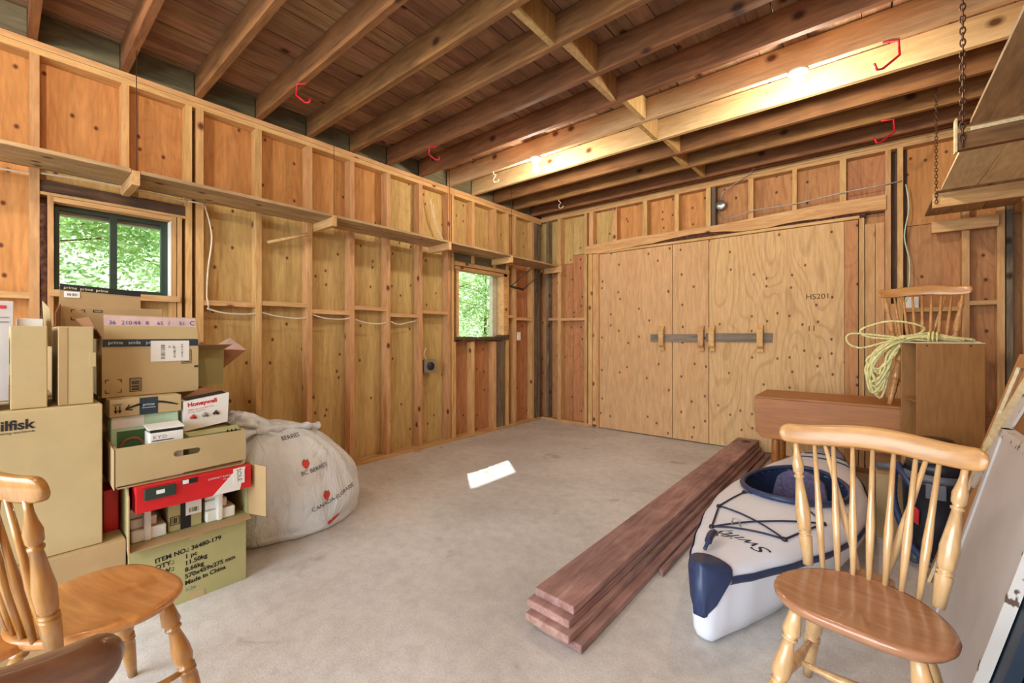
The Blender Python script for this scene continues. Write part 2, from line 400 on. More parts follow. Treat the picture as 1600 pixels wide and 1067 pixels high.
for y0, y1 in ((-1.45, -1.41), (-1.08, -1.04), (-0.69, -0.65), (-0.28, -0.24), (0.118, 0.158), (0.522, 0.56)):
    if y0 > 0.5: stud_l(y0, y1, 2.19, 2.92); stud_l(y0, y1, 0.04, 1.49)
    else: stud_l(y0, y1)
for y0, y1 in ((0.868, 0.905), (0.93, 0.975), (1.328, 1.371), (1.737, 1.782), (2.141, 2.187), (2.541, 2.587), (2.954, 3.0), (3.372, 3.415), (3.43, 3.467), (4.43, 4.472), (4.596, 4.638), (5.01, 5.055)):
    stud_l(y0, y1)
stud_l(5.09, 5.13, mat='stained'); stud_l(5.16, 5.2, mat='stained')
stud_l(3.47, 3.498, 0.04, 1.18); stud_l(3.771, 3.812, 0.04, 1.18); stud_l(4.173, 4.22, 0.04, 1.18); stud_l(4.24, 4.37, 0.04, 1.18, 'stained', 0.06)
stud_l(3.771, 3.812, 2.15, 2.92); stud_l(4.173, 4.22, 2.15, 2.92)
# bark-edged jack stud beside the first window
mb = MB()
pts = [(LX - 0.03, 0.172 + 0.006 * math.sin(z * 9), z) for z in [0.04 + 0.1 * i for i in range(21)]]
mb.tube(pts, [0.028 + 0.008 * random.random() for _ in pts], 7)
mk('bark_stud', mb, 'bark', wl, label='rough stud with the bark still on its edge')
for y0, y1 in ((0.19, 0.215), (0.785, 0.812), (0.818, 0.845)): stud_l(y0, y1, 0.04, 2.105)
bx('plate', LX - 0.1, LX, -1.95, 5.23, 2.92, 2.958, 'study', wl); bx('plate', LX - 0.1, LX + 0.002, -1.95, 5.23, 2.96, 2.998, 'study', wl)
bx('sole_plate', LX - 0.1, LX, -1.95, 5.23, 0.0, 0.04, 'study', wl)
for y0, y1, z in ((-0.24, 0.118, 1.49), (0.975, 1.328, 1.50), (1.371, 1.737, 1.52), (1.782, 2.141, 1.47), (2.187, 2.541, 1.525), (2.587, 2.954, 1.47), (3.0, 3.372, 1.52), (4.638, 5.01, 1.495), (4.472, 4.596, 1.52), (-0.65, -0.28, 1.5)):
    bx('blocking', LX - 0.09, LX - 0.004, y0, y1, z - 0.02, z + 0.018, 'study', wl)
bx('header', LX - 0.09, LX - 0.01, 0.159, 0.866, 2.112, 2.185, 'stainedy', wl); bx('header', LX - 0.095, LX + 0.006, 0.16, 0.866, 2.095, 2.112, 'study', wl)
bx('window_buck', LX - 0.1, LX - 0.0, 0.215, 0.785, 2.065, 2.093, 'study', wl)
bx('header', LX - 0.09, LX - 0.02, 3.47, 4.43, 2.145, 2.26, 'rim', wl, label='green-grey painted header board')
# window 1
win1 = struct('window_1', MB().box(-3.905, -3.86, 0.222, 0.778, 1.538, 1.56).box(-3.905, -3.86, 0.222, 0.778, 2.035, 2.06).box(-3.905, -3.86, 0.222, 0.244, 1.56, 2.035).box(-3.905, -3.86, 0.742, 0.778, 1.56, 2.035), 'wframe')
bx('outer_trim', -3.97, -3.92, 0.20, 0.80, 2.015, 2.07, 'metal', win1)
bx('mullion', -3.90, -3.855, 0.475, 0.509, 1.56, 2.035, 'wframe', win1)
bx('pane', -3.886, -3.882, 0.244, 0.475, 1.56, 2.035, 'glass', win1); bx('pane', -3.886, -3.882, 0.509, 0.742, 1.56, 2.035, 'glass', win1)
bx('window_sill', -3.9, LX + 0.03, 0.2, 0.83, 1.49, 1.53, 'study', win1)
bx('jamb_liner', -3.86, LX, 0.778, 0.787, 1.53, 2.06, 'white', win1)
# window 2
win2 = struct('window_2', MB().box(-3.90, LX, 3.52, 3.548, 1.24, 2.05).box(-3.90, LX + 0.006, 4.36, 4.43, 1.24, 2.09).box(-3.90, LX + 0.006, 3.49, 4.47, 2.052, 2.085), 'study')
bx('head_board', -3.89, LX + 0.012, 3.48, 4.475, 2.095, 2.14, 'study', win2)
bx('outer_jamb', -3.965, -3.905, 4.27, 4.36, 1.24, 2.05, 'cable', win2, label='pale weathered outer jamb board')
bx('pane', -3.90, -3.896, 3.548, 4.36, 1.24, 2.05, 'glass', win2)
mb = MB(); k = 24
top = [(LX + 0.02 + 0.008 * random.random(), 3.47 + 1.0 * i / k) for i in range(k + 1)]
for i in range(k):
    a = 3.47 + 1.0 * i / k; b = 3.47 + 1.0 * (i + 1) / k
    mb.box(-3.9, LX + 0.01 + 0.018 * random.random(), a, b, 1.185 + 0.02 * random.random(), 1.232 + 0.012 * random.random() * (1 if i < 20 else 4))
mk('rotten_sill', mb, 'stainedy', win2, label='rotten dark window sill with ragged edge')
# grey rim blocks between the joists
JY = [0.13 + 0.4068 * k for k in range(-4, 13)]
for y in JY:
    bx('rim_block', -3.84, -3.81, y + 0.022, y + 0.4068 - 0.022, 3.0, 3.178, 'rim', wl)
bx('window_eave', -5.0, -3.95, -1.95, 5.6, 3.16, 3.2, 'brownboard', wl)

# ------------------------------------------------------------------ back wall
BY = 5.23
wb = struct('wall_back', MB().box(-3.95, -2.86, 5.355, 5.4, -0.02, 3.22).box(-0.04, 1.05, 5.355, 5.4, -0.02, 3.22).box(-2.86, -0.04, 5.355, 5.4, -0.02, 3.22), 'brownboard')
for x0, x1, z0, z1, mt in ((-3.9, -3.3, 0.03, 2.3, 'ply_r'), (-3.9, -3.3, 2.304, 3.0, 'ply_y'), (-3.297, -2.86, 0.03, 2.415, 'ply_r'), (-3.297, -2.6, 2.42, 3.0, 'ply_y'), (-2.597, -1.4, 2.42, 3.0, 'ply_o'), (-1.397, -0.2, 2.42, 3.0, 'ply_r'), (-0.197, 0.13, 2.42, 3.0, 'ply_r'),
                           (-0.04, 0.13, 0.03, 2.41, 'ply_r'), (0.26, 1.0, 0.03, 2.25, 'ply_r'), (0.26, 1.0, 2.255, 3.0, 'ply_o')):
    bx('plywood_sheet', x0 + 0.002, x1 - 0.002, 5.335, 5.35, z0, z1, mt, wb)
def stud_b(x0, x1, z0=0.04, z1=2.955, mat='stud', depth=0.1):
    bx('stud', x0, x1, BY, BY + depth, z0, z1, mat, wb)
for x0, x1 in ((-3.50, -3.44), (-3.052, -3.01)): stud_b(x0, x1)
stud_b(-3.70, -3.66, mat='stained')
for x0, x1 in ((-2.99, -2.93), (-2.92, -2.86)): stud_b(x0, x1, 0.04, 2.39)
for x0, x1 in ((-2.98, -2.912), (-2.62, -2.56), (-2.21, -2.15), (-1.81, -1.76), (-1.45, -1.40), (-1.39, -1.35), (-1.016, -0.967), (-0.611, -0.573), (-0.224, -0.175)):
    stud_b(x0, x1, 2.50, 2.955, 'stained' if x0 == -1.39 else 'stud')
for x0, x1 in ((-0.034, 0.038), (0.042, 0.105)): stud_b(x0, x1, 0.04, 2.30)
stud_b(0.109, 0.148, 0.04, 2.955); stud_b(0.192, 0.231, 0.04, 2.955); stud_b(0.15, 0.19, 0.04, 1.545)
stud_b(0.599, 0.644); stud_b(0.80, 0.842); stud_b(0.85, 0.885, mat='stained')
bx('plate', LX, 1.0, BY - 0.0, BY + 0.1, 2.955, 2.993, 'studx', wb); bx('plate', LX, 1.0, BY - 0.003, BY + 0.1, 2.995, 3.033, 'studx', wb)
bx('sole_plate', LX, -2.93, BY, BY + 0.1, 0, 0.04, 'studx', wb); bx('sole_plate', -0.03, 1.0, BY, BY + 0.1, 0, 0.04, 'studx', wb)
for x0, x1, z in ((-3.66, -3.50, 1.50), (-3.44, -3.052, 1.49), (0.231, 0.599, 1.485), (0.644, 0.80, 1.53)):
    bx('blocking', x0, x1, BY + 0.004, BY + 0.09, z - 0.02, z + 0.018, 'studx', wb)
# live-edge header over the doors
mb = MB(); n = 40; up = []; lo = []
for i in range(n + 1):
    t = i / n; x = -3.03 + 3.145 * t
    zt = 2.49 + 0.012 * math.sin(t * 9) + 0.05 * t; zb = 2.395 + 0.02 * t - 0.02 * max(0, math.sin(t * 10 + 0.6)) - 0.01 * noise.noise(Vector((x * 3, 0, 0)))
    if 0.3 < t < 0.62: zb += 0.035 * math.sin((t - 0.3) / 0.32 * math.pi)
    if 0.7 < t < 0.86: zb += 0.025 * math.sin((t - 0.7) / 0.16 * math.pi)
    up.append((x, zt)); lo.append((x, zb))
for i in range(n):
    mb.add([(lo[i][0], BY - 0.025, lo[i][1]), (lo[i + 1][0], BY - 0.025, lo[i + 1][1]), (up[i + 1][0], BY - 0.025, up[i + 1][1]), (up[i][0], BY - 0.025, up[i][1]),
            (lo[i][0], BY + 0.05, lo[i][1]), (lo[i + 1][0], BY + 0.05, lo[i + 1][1]), (up[i + 1][0], BY + 0.05, up[i + 1][1]), (up[i][0], BY + 0.05, up[i][1])],
           [(0, 1, 2, 3), (7, 6, 5, 4), (3, 2, 6, 7), (4, 5, 1, 0)] + ([(0, 3, 7, 4)] if i == 0 else []) + ([(1, 5, 6, 2)] if i == n - 1 else []))
mk('header', mb, 'studx', wb, label='thick header board with a wavy live edge')
bx('header_back', -2.93, -0.03, BY + 0.0, BY + 0.05, 2.372, 2.44, 'bark', wb)
bx('door_stop', -2.86, -0.075, BY - 0.012, BY + 0.03, 2.362, 2.39, 'studx', wb)
bx('jamb', -2.86, -2.825, BY - 0.01, BY + 0.05, 0.0, 2.365, 'stud', wb); bx('jamb', -0.078, -0.04, BY - 0.01, BY + 0.05, 0.0, 2.365, 'stud', wb)
# doors
for nm, x0, x1, sx in (('door_1', -2.822, -1.426, -1.84), ('door_2', -1.419, -0.085, -1.30)):
    d = struct(nm, MB().box(x0, x1, BY + 0.035, BY + 0.06, 0.012, 2.358), 'brownboard')
    if nm == 'door_1':
        bx('plywood_sheet', x0, sx - 0.003, BY + 0.012, BY + 0.034, 0.012, 2.358, 'door_plain', d); bx('plywood_sheet', sx + 0.003, x1, BY + 0.012, BY + 0.034, 0.012, 2.358, 'door_plain', d)
    else:
        bx('plywood_sheet', x0, -0.19, BY + 0.012, BY + 0.034, 0.012, 2.358, 'door', d); bx('plywood_sheet', -0.187, x1, BY + 0.012, BY + 0.034, 0.012, 2.358, 'ply_r', d)
        text('HS201', 0.075, (-0.50, BY + 0.0115, 1.62), (1, 0, 0), UZ, 'ink', d)
        text('11', 0.08, (-0.49, BY + 0.0115, 1.30), (1, 0, 0), UZ, 'ink', d)
    for (hx, dn) in (((-1.953, 'door_1'), (-1.491, 'door_1')) if nm == 'door_1' else ((-1.375, 'door_2'), (-0.893, 'door_2'))):
        g = 0.033
        prof = [(0, 0.155), (-0.03, 0.15), (-0.065, 0.09), (-0.065, -0.09), (-0.035, -0.12), (-0.03, -0.16), (0, -0.16), (0, -0.075), (-0.022, -0.065), (-0.022, 0.065), (0, 0.075)]
        mb = MB().prism(prof, hx - g, hx + g - 0.008, lambda p, z: (z, BY + 0.012 + p[0] * 1.15, 1.225 + p[1] * 0.95))
        mk('bar_bracket', mb, 'study', d, bevel=0.004)
lock = thing('lock_bar', 'long grey wooden bar sliding through four brackets across the double doors', 'door bar', (-1.45, 5.2, 1.17))
bx('bar', -2.106, -1.47, BY - 0.008, BY + 0.010, 1.178, 1.272, 'greybar', lock, bevel=0.003)
bx('bar', -1.45, -0.789, BY - 0.008, BY + 0.010, 1.185, 1.282, 'greybar', lock, bevel=0.003)

# ------------------------------------------------------------------ right wall
RX0 = 0.909
wr = struct('wall_right', MB().box(1.02, 1.06, -1.95, 5.45, -0.02, 3.22), 'brownboard')
for i, y in enumerate((-1.95, -0.73, 0.49, 1.71, 2.93, 4.15)):
    bx('plywood_sheet', 1.0, 1.015, y + 0.002, min(y + 1.218, 5.33), 0.03, 2.44, 'ply_r', wr); bx('plywood_sheet', 1.0, 1.015, y + 0.002, min(y + 1.218, 5.33), 2.443, 3.03, 'ply_o', wr)
for k in range(-4, 13):
    y = 5.06 - 0.4068 * (k + 4)
    if y > -1.9: bx('stud', RX0, 0.998, y, y + 0.04, 0.04, 2.955, 'stud', wr)
bx('plate', RX0, 1.0, -1.95, 5.23, 2.955, 2.998, 'study', wr); bx('sole_plate', RX0, 1.0, -1.95, 5.23, 0, 0.04, 'study', wr)
# front wall, behind the camera, with the open garage door
wf = struct('wall_front', MB().box(-3.95, -3.3, -1.95, -1.85, 0, 3.22).box(0.7, 1.05, -1.95, -1.85, 0, 3.22).box(-3.3, 0.7, -1.95, -1.85, 2.6, 3.22), 'ply_o')

# ------------------------------------------------------------------ ceiling
ce = struct('ceiling', MB().box(-3.95, 1.06, -1.95, 5.45, 3.215, 3.26), 'blackpaint')
x = -3.9
while x < 1.0:
    wd = 0.138 + random.uniform(-0.008, 0.008); cut = random.choice(JY[3:-3]); z = 3.18 + random.uniform(0, 0.008)
    g = random.choice((0.002, 0.004, 0.008, 0.012))
    for a, b in ((-1.9, cut), (cut + 0.004, 5.4)):
        bx('plank', x, x + wd - g, a, b, z, z + 0.02, 'plank', ce)
    x += wd
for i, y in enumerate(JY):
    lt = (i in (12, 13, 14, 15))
    # the joist of the two far bulbs and the next one are paler
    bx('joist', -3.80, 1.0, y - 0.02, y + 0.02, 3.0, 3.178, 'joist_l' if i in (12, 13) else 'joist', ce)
bx('joist', -3.80, 1.0, 5.17, 5.21, 3.034, 3.178, 'joist', ce)
for i, y in enumerate(JY[:-1]):
    ox = -1.44 + (0.03 if i % 2 else -0.03)
    bx('bridging_block', ox - 0.019, ox + 0.019, y + 0.021, y + 0.4068 - 0.021, 3.004, 3.178, 'block', ce)
for i, y in enumerate(JY[5:12]):
    pass

# ------------------------------------------------------------------ outdoors
ground = struct('ground', MB().box(-40, -3.96, -25, 30, -0.3, -0.15).box(-40, 30, -30, -1.96, -0.3, -0.1), 'soil')
def tree(label, x, y, h, rad, n, mat, seed):
    rnd = random.Random(seed)
    t = thing('leafy_tree', label, 'tree', (x, y, -0.15))
    mb = MB(); mb.tube([(0, 0, 0), (0.05, 0.03, h * 0.5), (0, 0.1, h)], [0.05, 0.035, 0.012], 8)
    mk('trunk', mb, 'bark', t)
    mb = MB(); ends = []
    for i in range(16):
        z = h * (0.2 + 0.75 * i / 16); a = rnd.uniform(0, 6.28); L = rad * rnd.uniform(0.6, 1.05)
        p = [Vector((0, 0, z)), Vector((math.cos(a) * L * 0.5, math.sin(a) * L * 0.5, z + 0.15)), Vector((math.cos(a) * L, math.sin(a) * L, z + rnd.uniform(-0.2, 0.2)))]
        mb.tube(p, [0.014, 0.009, 0.004], 5); ends.append(p)
    mk('branch', mb, 'bark', t, kind='stuff')
    vs = []; fs = []
    for i in range(n):
        if rnd.random() < 0.6:
            p = rnd.choice(ends); q = p[1].lerp(p[2], rnd.uniform(-0.4, 1.1)); q = q + Vector((rnd.gauss(0, .2), rnd.gauss(0, .2), rnd.gauss(0, .12)))
        else:
            a = rnd.uniform(0, 6.28); zz = rnd.uniform(0.08, 1); rr = rad * math.sqrt(rnd.random()) * (1.1 - 0.4 * zz)
            q = Vector((math.cos(a) * rr, math.sin(a) * rr, h * zz))
        s = rnd.uniform(0.016, 0.042)
        d = Vector((rnd.gauss(0, 1), rnd.gauss(0, 1), rnd.gauss(0, 0.5))).normalized(); e = d.orthogonal().normalized()
        e.rotate(Quaternion(d, rnd.uniform(0, 6.28)))
        k = len(vs); vs += [q - d * s * 1.3, q + e * s * 0.55, q + d * s * 1.3, q - e * s * 0.55]; fs.append((k, k + 1, k + 2, k + 3))
    mb = MB(); mb.add(vs, fs)
    me = bpy.data.meshes.new('foliage'); me.from_pydata([tuple(v) for v in mb.v], [], mb.f); me.materials.append(M[mat])
    o = bpy.data.objects.new('foliage', me); C.objects.link(o); o.parent = t; o['kind'] = 'stuff'
tree('bushy green tree close outside the two-pane window', -7.9, 0.2, 4.4, 1.7, 24000, 'leaf1', 1)
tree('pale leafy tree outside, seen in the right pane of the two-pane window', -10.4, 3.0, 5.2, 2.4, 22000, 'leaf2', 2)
tree('green tree outside, left in the two-pane window', -10.2, -1.6, 5.0, 2.2, 18000, 'leaf1', 3)
tree('bushy green tree outside the small single window', -8.2, 8.6, 4.2, 1.7, 20000, 'leaf1', 4)
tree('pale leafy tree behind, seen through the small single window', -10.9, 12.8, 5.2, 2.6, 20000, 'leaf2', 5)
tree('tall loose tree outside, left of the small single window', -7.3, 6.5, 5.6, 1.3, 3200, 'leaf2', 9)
tree('low green tree at the far edge of the small window view', -10.5, 8.0, 3.0, 2.2, 10000, 'leaf1', 6)
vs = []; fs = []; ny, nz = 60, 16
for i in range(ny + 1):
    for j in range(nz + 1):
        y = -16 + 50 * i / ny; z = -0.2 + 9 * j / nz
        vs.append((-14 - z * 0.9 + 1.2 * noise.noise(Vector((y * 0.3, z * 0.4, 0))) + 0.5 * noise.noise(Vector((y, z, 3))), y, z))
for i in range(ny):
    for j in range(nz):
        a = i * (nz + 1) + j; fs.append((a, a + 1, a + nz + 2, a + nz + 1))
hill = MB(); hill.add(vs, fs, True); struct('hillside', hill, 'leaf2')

# ------------------------------------------------------------------ left shelf
sh = thing('wall_shelf', 'long narrow wooden shelf of loose boards high along the left wall', 'shelf', (-3.6, 2.3, 2.18))
arms = [-0.72, 0.54, 1.81, 3.10, 4.14, 5.30]
for i, a in enumerate(arms):
    if i < 5:
        bx('arm', LX, -3.45, a - 0.018, a + 0.02, 2.175, 2.262, 'studx', sh)
bx('arm', -3.70, -3.40, 5.18, 5.215, 2.17, 2.262, 'studx', sh)
for i in range(5):
    y0 = arms[i] + 0.024 if i else -1.9; y1 = arms[i + 1] - 0.02 if i < 4 else 5.20
    for q, (xa, xb) in enumerate(((-3.785, -3.68), (-3.675, -3.565), (-3.56, -3.452))):
        bx('board', xa, xb, y0, y1, 2.244 + 0.002 * q + 0.02 * (0), 2.266 + 0.002 * q, 'shelf', sh)
bx('ledger', -3.44, -3.41, 5.19, 5.21, 2.12, 2.32, 'studx', sh)
for (x, y, hz, nm) in ((-3.46, 0.545, 2.27, 'left end'), (-3.46, 1.81, 2.27, 'middle'), (-3.46, 3.1, 2.27, 'window end'), (-3.46, 4.14, 2.27, 'corner end')):
    mb = MB(); mb.tube([(x, y, 3.1), (x, y, hz - 0.03)], 0.0025, 5)
    o = mk('hanging_wire', mb, 'rust'); tag(o, 'thin wire from a joist down to the wall shelf, %s' % {'left end': 'beside the two-pane window', 'middle': 'at the second shelf arm', 'window end': 'just left of the small window', 'corner end': 'nearest the corner'}[nm], 'wire')
# metal bracket under the shelf
mb = MB(); A = Vector((LX + 0.01, 4.50, 1.93)); B = Vector((LX + 0.01, 4.78, 1.91))
mb.tube([A, B], 0.016, 6); mb.tube([A, Vector((-3.5, 4.62, 2.17))], 0.006, 5); mb.tube([B, Vector((-3.5, 4.9, 2.17))], 0.006, 5)
tag(mk('metal_bracket', mb, 'dkmetal'), 'dark metal folding bracket under the wall shelf near the corner', 'bracket')
mb = MB(); mb.tube([(LX - 0.02, 1.42, 2.02), (LX + 0.12, 1.70, 2.12)], 0.014, 6)
tag(mk('wood_peg', mb, 'studx'), 'short wooden peg sticking up from the studs under the shelf', 'peg')

# ------------------------------------------------------------------ right hanging rack
rk = thing('overhead_rack', 'overhead rack of pale boards on beams hung along the right wall', 'rack', (0.62, 3.6, 2.2))
bx('beam', 0.345, 0.905, 3.14, 3.18, 2.199, 2.285, 'joist', rk, label='dark front beam')
bx('beam', 0.352, 0.905, 4.37, 4.41, 2.184, 2.285, 'studx', rk)
bx('beam', 0.41, 0.80, 5.17, 5.225, 2.14, 2.235, 'studx', rk)
bx('beam', 0.345, 0.905, 1.1, 1.14, 2.199, 2.285, 'joist', rk)
for xa, xb in ((0.39, 0.565), (0.572, 0.775), (0.782, 0.90)):
    bx('deck_board', xa, xb, 3.145, 4.30, 2.288, 2.306, 'deck', rk)
for xa, xb in ((0.365, 0.52), (0.526, 0.70), (0.706, 0.88)):
    bx('deck_board', xa, xb, 4.30, 5.16, 2.26 + 0.028, 2.30, 'shelf', rk)
mb = MB().box(0.385, 0.90, 0.6, 3.12, 2.31, 2.328)
mk('deck_sheet', mb, 'shelf', rk, label='weathered grey-brown sheet', center=True, world=True)
bx('nail_strip', 0.335, 0.343, 3.13, 3.19, 2.19, 2.36, 'deck', rk)
def chain(x, y, z0, z1, label, r=0.011, w=0.0028):
    mb = MB(); z = z0; k = 0
    while z > z1:
        c = Vector((x, y, z)); pts = []
        for j in range(10):
            a = 2 * math.pi * j / 10; u = math.cos(a) * r * 0.75; v = math.sin(a) * r * 1.6
            pts.append(c + (Vector((u, 0, v)) if k % 2 else Vector((0, u, v))))
        mb.tube(pts, w, 4, closed=True); z -= r * 2.3; k += 1
    tag(mk('chain', mb, 'rust'), label, 'chain')
chain(0.36, 3.12, 3.12, 2.22, 'rusty link chain holding the dark front beam of the overhead rack', 0.013, 0.0034)
chain(0.37, 4.355, 3.12, 2.22, 'thinner link chain holding the second beam of the overhead rack', 0.010, 0.0026)

# ------------------------------------------------------------------ bulbs, hooks, cables
def bulb(x, y, label):
    t = thing('bulb_holder', label, 'lamp', (x, y, 3.0))
    prof = [(0.0, 0.058), (0.25, 0.058), (0.4, 0.05), (0.55, 0.036), (1.0, 0.028)]
    mb = MB(); mb.turned((0, 0, 0.0), (0, 0, -0.05), prof, 20); mk('porcelain_base', mb, 'porc', t)
    mb = MB(); vs = []
    pr = [(0.0, 0.012), (0.18, 0.016), (0.4, 0.026), (0.62, 0.031), (0.8, 0.027), (0.93, 0.016), (1, 0.003)]
    mb.turned((0, 0, -0.051), (0, 0, -0.145), pr, 16); mk('bulb', mb, 'bulb', t)
bulb(-0.364, JY[12], 'glowing bare bulb in a white porcelain holder, nearer the overhead rack')
bulb(-2.52, JY[12], 'glowing bare bulb in a white porcelain holder, above the small window side')
bulb(-0.364, JY[3], 'glowing bare bulb in a white porcelain holder overhead at the open end, right')
bulb(-2.40, JY[3], 'glowing bare bulb in a white porcelain holder overhead at the open end, left')
def hook(x, y, s, label, mir=1, mat='redhook', rot=0.0):
    pts = [(-0.03 * mir, 0, -0.005), (0.05 * mir, 0, -0.0), (0.055 * mir, 0, -0.09), (-0.03 * mir, 0, -0.16), (-0.06 * mir, 0, -0.165), (-0.075 * mir, 0, -0.125)]
    mb = MB(); mb.tube([Vector(p) * s for p in pts], 0.0075, 6)
    mb.tube([(-0.03 * mir * s, 0, -0.005), (-0.03 * mir * s, 0, 0.02)], 0.004, 6)
    o = mk('utility_hook', mb, mat); o.location = (x, y, 3.0); o.rotation_euler = (0, 0, rot); tag(o, label, 'hook')
hook(-3.02, JY[7], 0.85, 'red utility hook on a joist, leftmost of the red hooks', -1, rot=0.5)
hook(-3.09, JY[10], 0.8, 'red utility hook on a joist above the left wall, second from the left', -1, rot=0.5)
hook(0.087, JY[12], 1.0, 'large red utility hook right of the nearer bulb', 1, rot=0.5)
hook(0.10, JY[15], 1.1, 'red utility hook over the double doors, farthest right', 1, rot=0.5)
def shook(x, y, label):
    pts = smoothpath([(0, 0, 0.03), (0, 0, -0.02), (0.025, 0, -0.04), (0.0, 0, -0.075), (0.01, 0, -0.11), (0.05, 0, -0.10), (0.055, 0, -0.08)], 4)
    mb = MB(); mb.tube(pts, 0.0045, 6); o = mk('cup_hook', mb, 'deck'); o.location = (x, y, 3.0); o.rotation_euler = (0, 0, 0.6); tag(o, label, 'hook')
shook(-3.08, JY[12], 'pale cup hook near the left wall beside the farther bulb')
shook(-3.06, JY[15], 'pale cup hook close to the far left corner')
def cable(name, pts, label, r=0.006, mat='cable', cat='cable'):
    mb = MB(); mb.tube(smoothpath(pts, 5), r, 6); tag(mk(name, mb, mat), label, cat)
CX = -3.80
cable('electrical_cable', [(CX, -1.5, 2.19), (CX, 0.007, 2.204), (CX, 0.154, 2.222), (CX, 0.477, 2.236), (CX, 0.85, 2.225), (-3.772, 0.89, 2.222), (-3.772, 0.96, 2.222), (CX, 0.99, 2.2), (CX + .0, 1.03, 2.0), (CX, 1.006, 1.753), (CX, 0.998, 1.56), (-3.772, 1.0, 1.5), (CX, 1.01, 1.46)],
      'white cable clipped under the shelf and down the double stud right of the two-pane window')
for a, b, z1, z2, lb in ((1.0, 1.36, 1.455, 1.44, 'first bay right of the double stud'), (1.375, 1.77, 1.443, 1.42, 'second bay from the boxes'), (1.79, 2.17, 1.44, 1.425, 'third bay from the boxes'), (2.2, 2.56, 1.41, 1.39, 'fourth bay from the boxes'), (2.6, 2.92, 1.40, 1.415, 'bay before the outlet box')):
    cable('electrical_cable', [(CX, a, z1), (CX, a * .7 + b * .3, z1 - 0.028), (CX, a * .3 + b * .7, z2 - 0.018), (CX, b, z2)], 'white cable sagging below the blocking in the ' + lb)
cable('electrical_cable', [(CX, 3.12, 2.8), (CX, 3.16, 2.6), (CX, 3.25, 2.42), (CX, 3.36, 2.3)], 'pale cable slanting down above the shelf by the small window', 0.005)
cable('electrical_cable', [(CX, 3.16, 2.75), (CX, 3.2, 2.55), (CX, 3.33, 2.33)], 'second pale cable above the shelf by the small window, the inner one', 0.004)
cable('electrical_cable', [(CX, 3.06, 1.12), (CX, 3.03, 1.05), (CX, 3.06, 0.99)], 'short grey cable stub above the range outlet', 0.004)
ob = thing('outlet_box', 'grey metal box with a round black range outlet on a stud', 'outlet', (-3.8, 3.11, 0.85))
bx('box', -3.86, -3.79, 3.03, 3.20, 0.84, 0.985, 'metal', ob, bevel=0.004)
mb = MB(); mb.tube([(-3.789, 3.115, 0.912), (-3.778, 3.115, 0.912)], [0.048, 0.045], 18); mk('socket', mb, 'vblack', ob, world=True)
sw = thing('light_switch', 'small white switch plate near the far left corner', 'switch', (-3.79, 4.70, 1.2))
bx('plate', -3.80, -3.785, 4.66, 4.73, 1.19, 1.305, 'white', sw, bevel=0.003); bx('toggle', -3.785, -3.778, 4.69, 4.70, 1.235, 1.26, 'white', sw)
jb = thing('junction_box', 'round grey metal junction box above the double doors', 'junction box', (-1.325, 5.3, 2.68))
mb = MB(); mb.tube([(-1.30, 5.334, 2.735), (-1.30, 5.25, 2.735)], [0.052, 0.052], 16); mk('box', mb, 'metal', jb, world=True)
mb = MB(); mb.tube([(-1.30, 5.251, 2.735), (-1.30, 5.243, 2.735)], [0.056, 0.05], 16); mk('cover', mb, 'metal', jb, world=True)
cable('electrical_cable', [(-1.30, 5.24, 2.78), (-1.26, 5.21, 2.86), (-1.12, 5.2, 2.94), (-1.0, 5.18, 2.99), (-0.93, 5.15, 3.06)], 'grey cable curving up from the round junction box', 0.005, 'metal')
cable('electrical_cable', [(-1.31, 5.24, 2.69), (-1.29, 5.22, 2.6), (-1.2, 5.2, 2.56), (-0.95, 5.2, 2.60), (-0.6, 5.21, 2.60), (-0.2, 5.21, 2.63), (0.12, 5.21, 2.64), (0.22, 5.21, 2.65)], 'silvery cable running right from the junction box along the header', 0.005, 'metal')
cable('electrical_cable', [(0.25, 5.25, 2.62), (0.27, 5.24, 2.4), (0.24, 5.24, 2.15), (0.275, 5.24, 1.9), (0.26, 5.24, 1.6), (0.23, 5.23, 1.56)], 'green-white cable running down behind the chair on the table', 0.005, 'green')
sw2 = thing('light_switch', 'white switch box behind the crest of the chair on the table', 'switch', (0.30, 5.25, 1.5))
bx('plate', 0.245, 0.335, 5.24, 5.25, 1.5, 1.6, 'white', sw2, bevel=0.003); bx('toggle', 0.27, 0.31, 5.232, 5.24, 1.525, 1.575, 'white', sw2)

# ------------------------------------------------------------------ plank stack
st = [( -1.134, -0.928, 1.515, 5.19, 0.108, 0.143, -0.03, 'reddish wide plank, topmost of the stack on the floor'),
      ( -1.148, -0.925, 1.475, 5.19, 0.073, 0.106, -0.03, 'reddish plank second from the top of the floor stack'),
      ( -1.130, -0.905, 1.44, 5.19, 0.038, 0.071, -0.02, 'weathered plank with a pale rounded end, third in the floor stack'),
      ( -1.085, -0.865, 1.47, 5.16, 0.003, 0.036, -0.02, 'dark plank lowest of the stack on the floor')]
for i, (x0, x1, y0, y1, z0, z1, rz, lb) in enumerate(st):
    dx = 0.03
    mb = MB(); n = 10
    a = [(x0, y0), (x1, y0 - 0.01), (x1 + dx * 0.8, y1), (x0 + dx * 0.8, y1)]
    mb.prism(a, z0, z1)
    o = mk('plank', mb, 'redplank', bevel=0.006, center=True); tag(o, lb, 'plank')
tag(mk('plank', MB().prism([(-0.85, 2.22), (-0.82, 2.2), (-0.785, 5.1), (-0.825, 5.12)], 0.002, 0.030), 'redplank', bevel=0.004, center=True), 'narrow plank flat on the floor along the right side of the stack', 'plank')

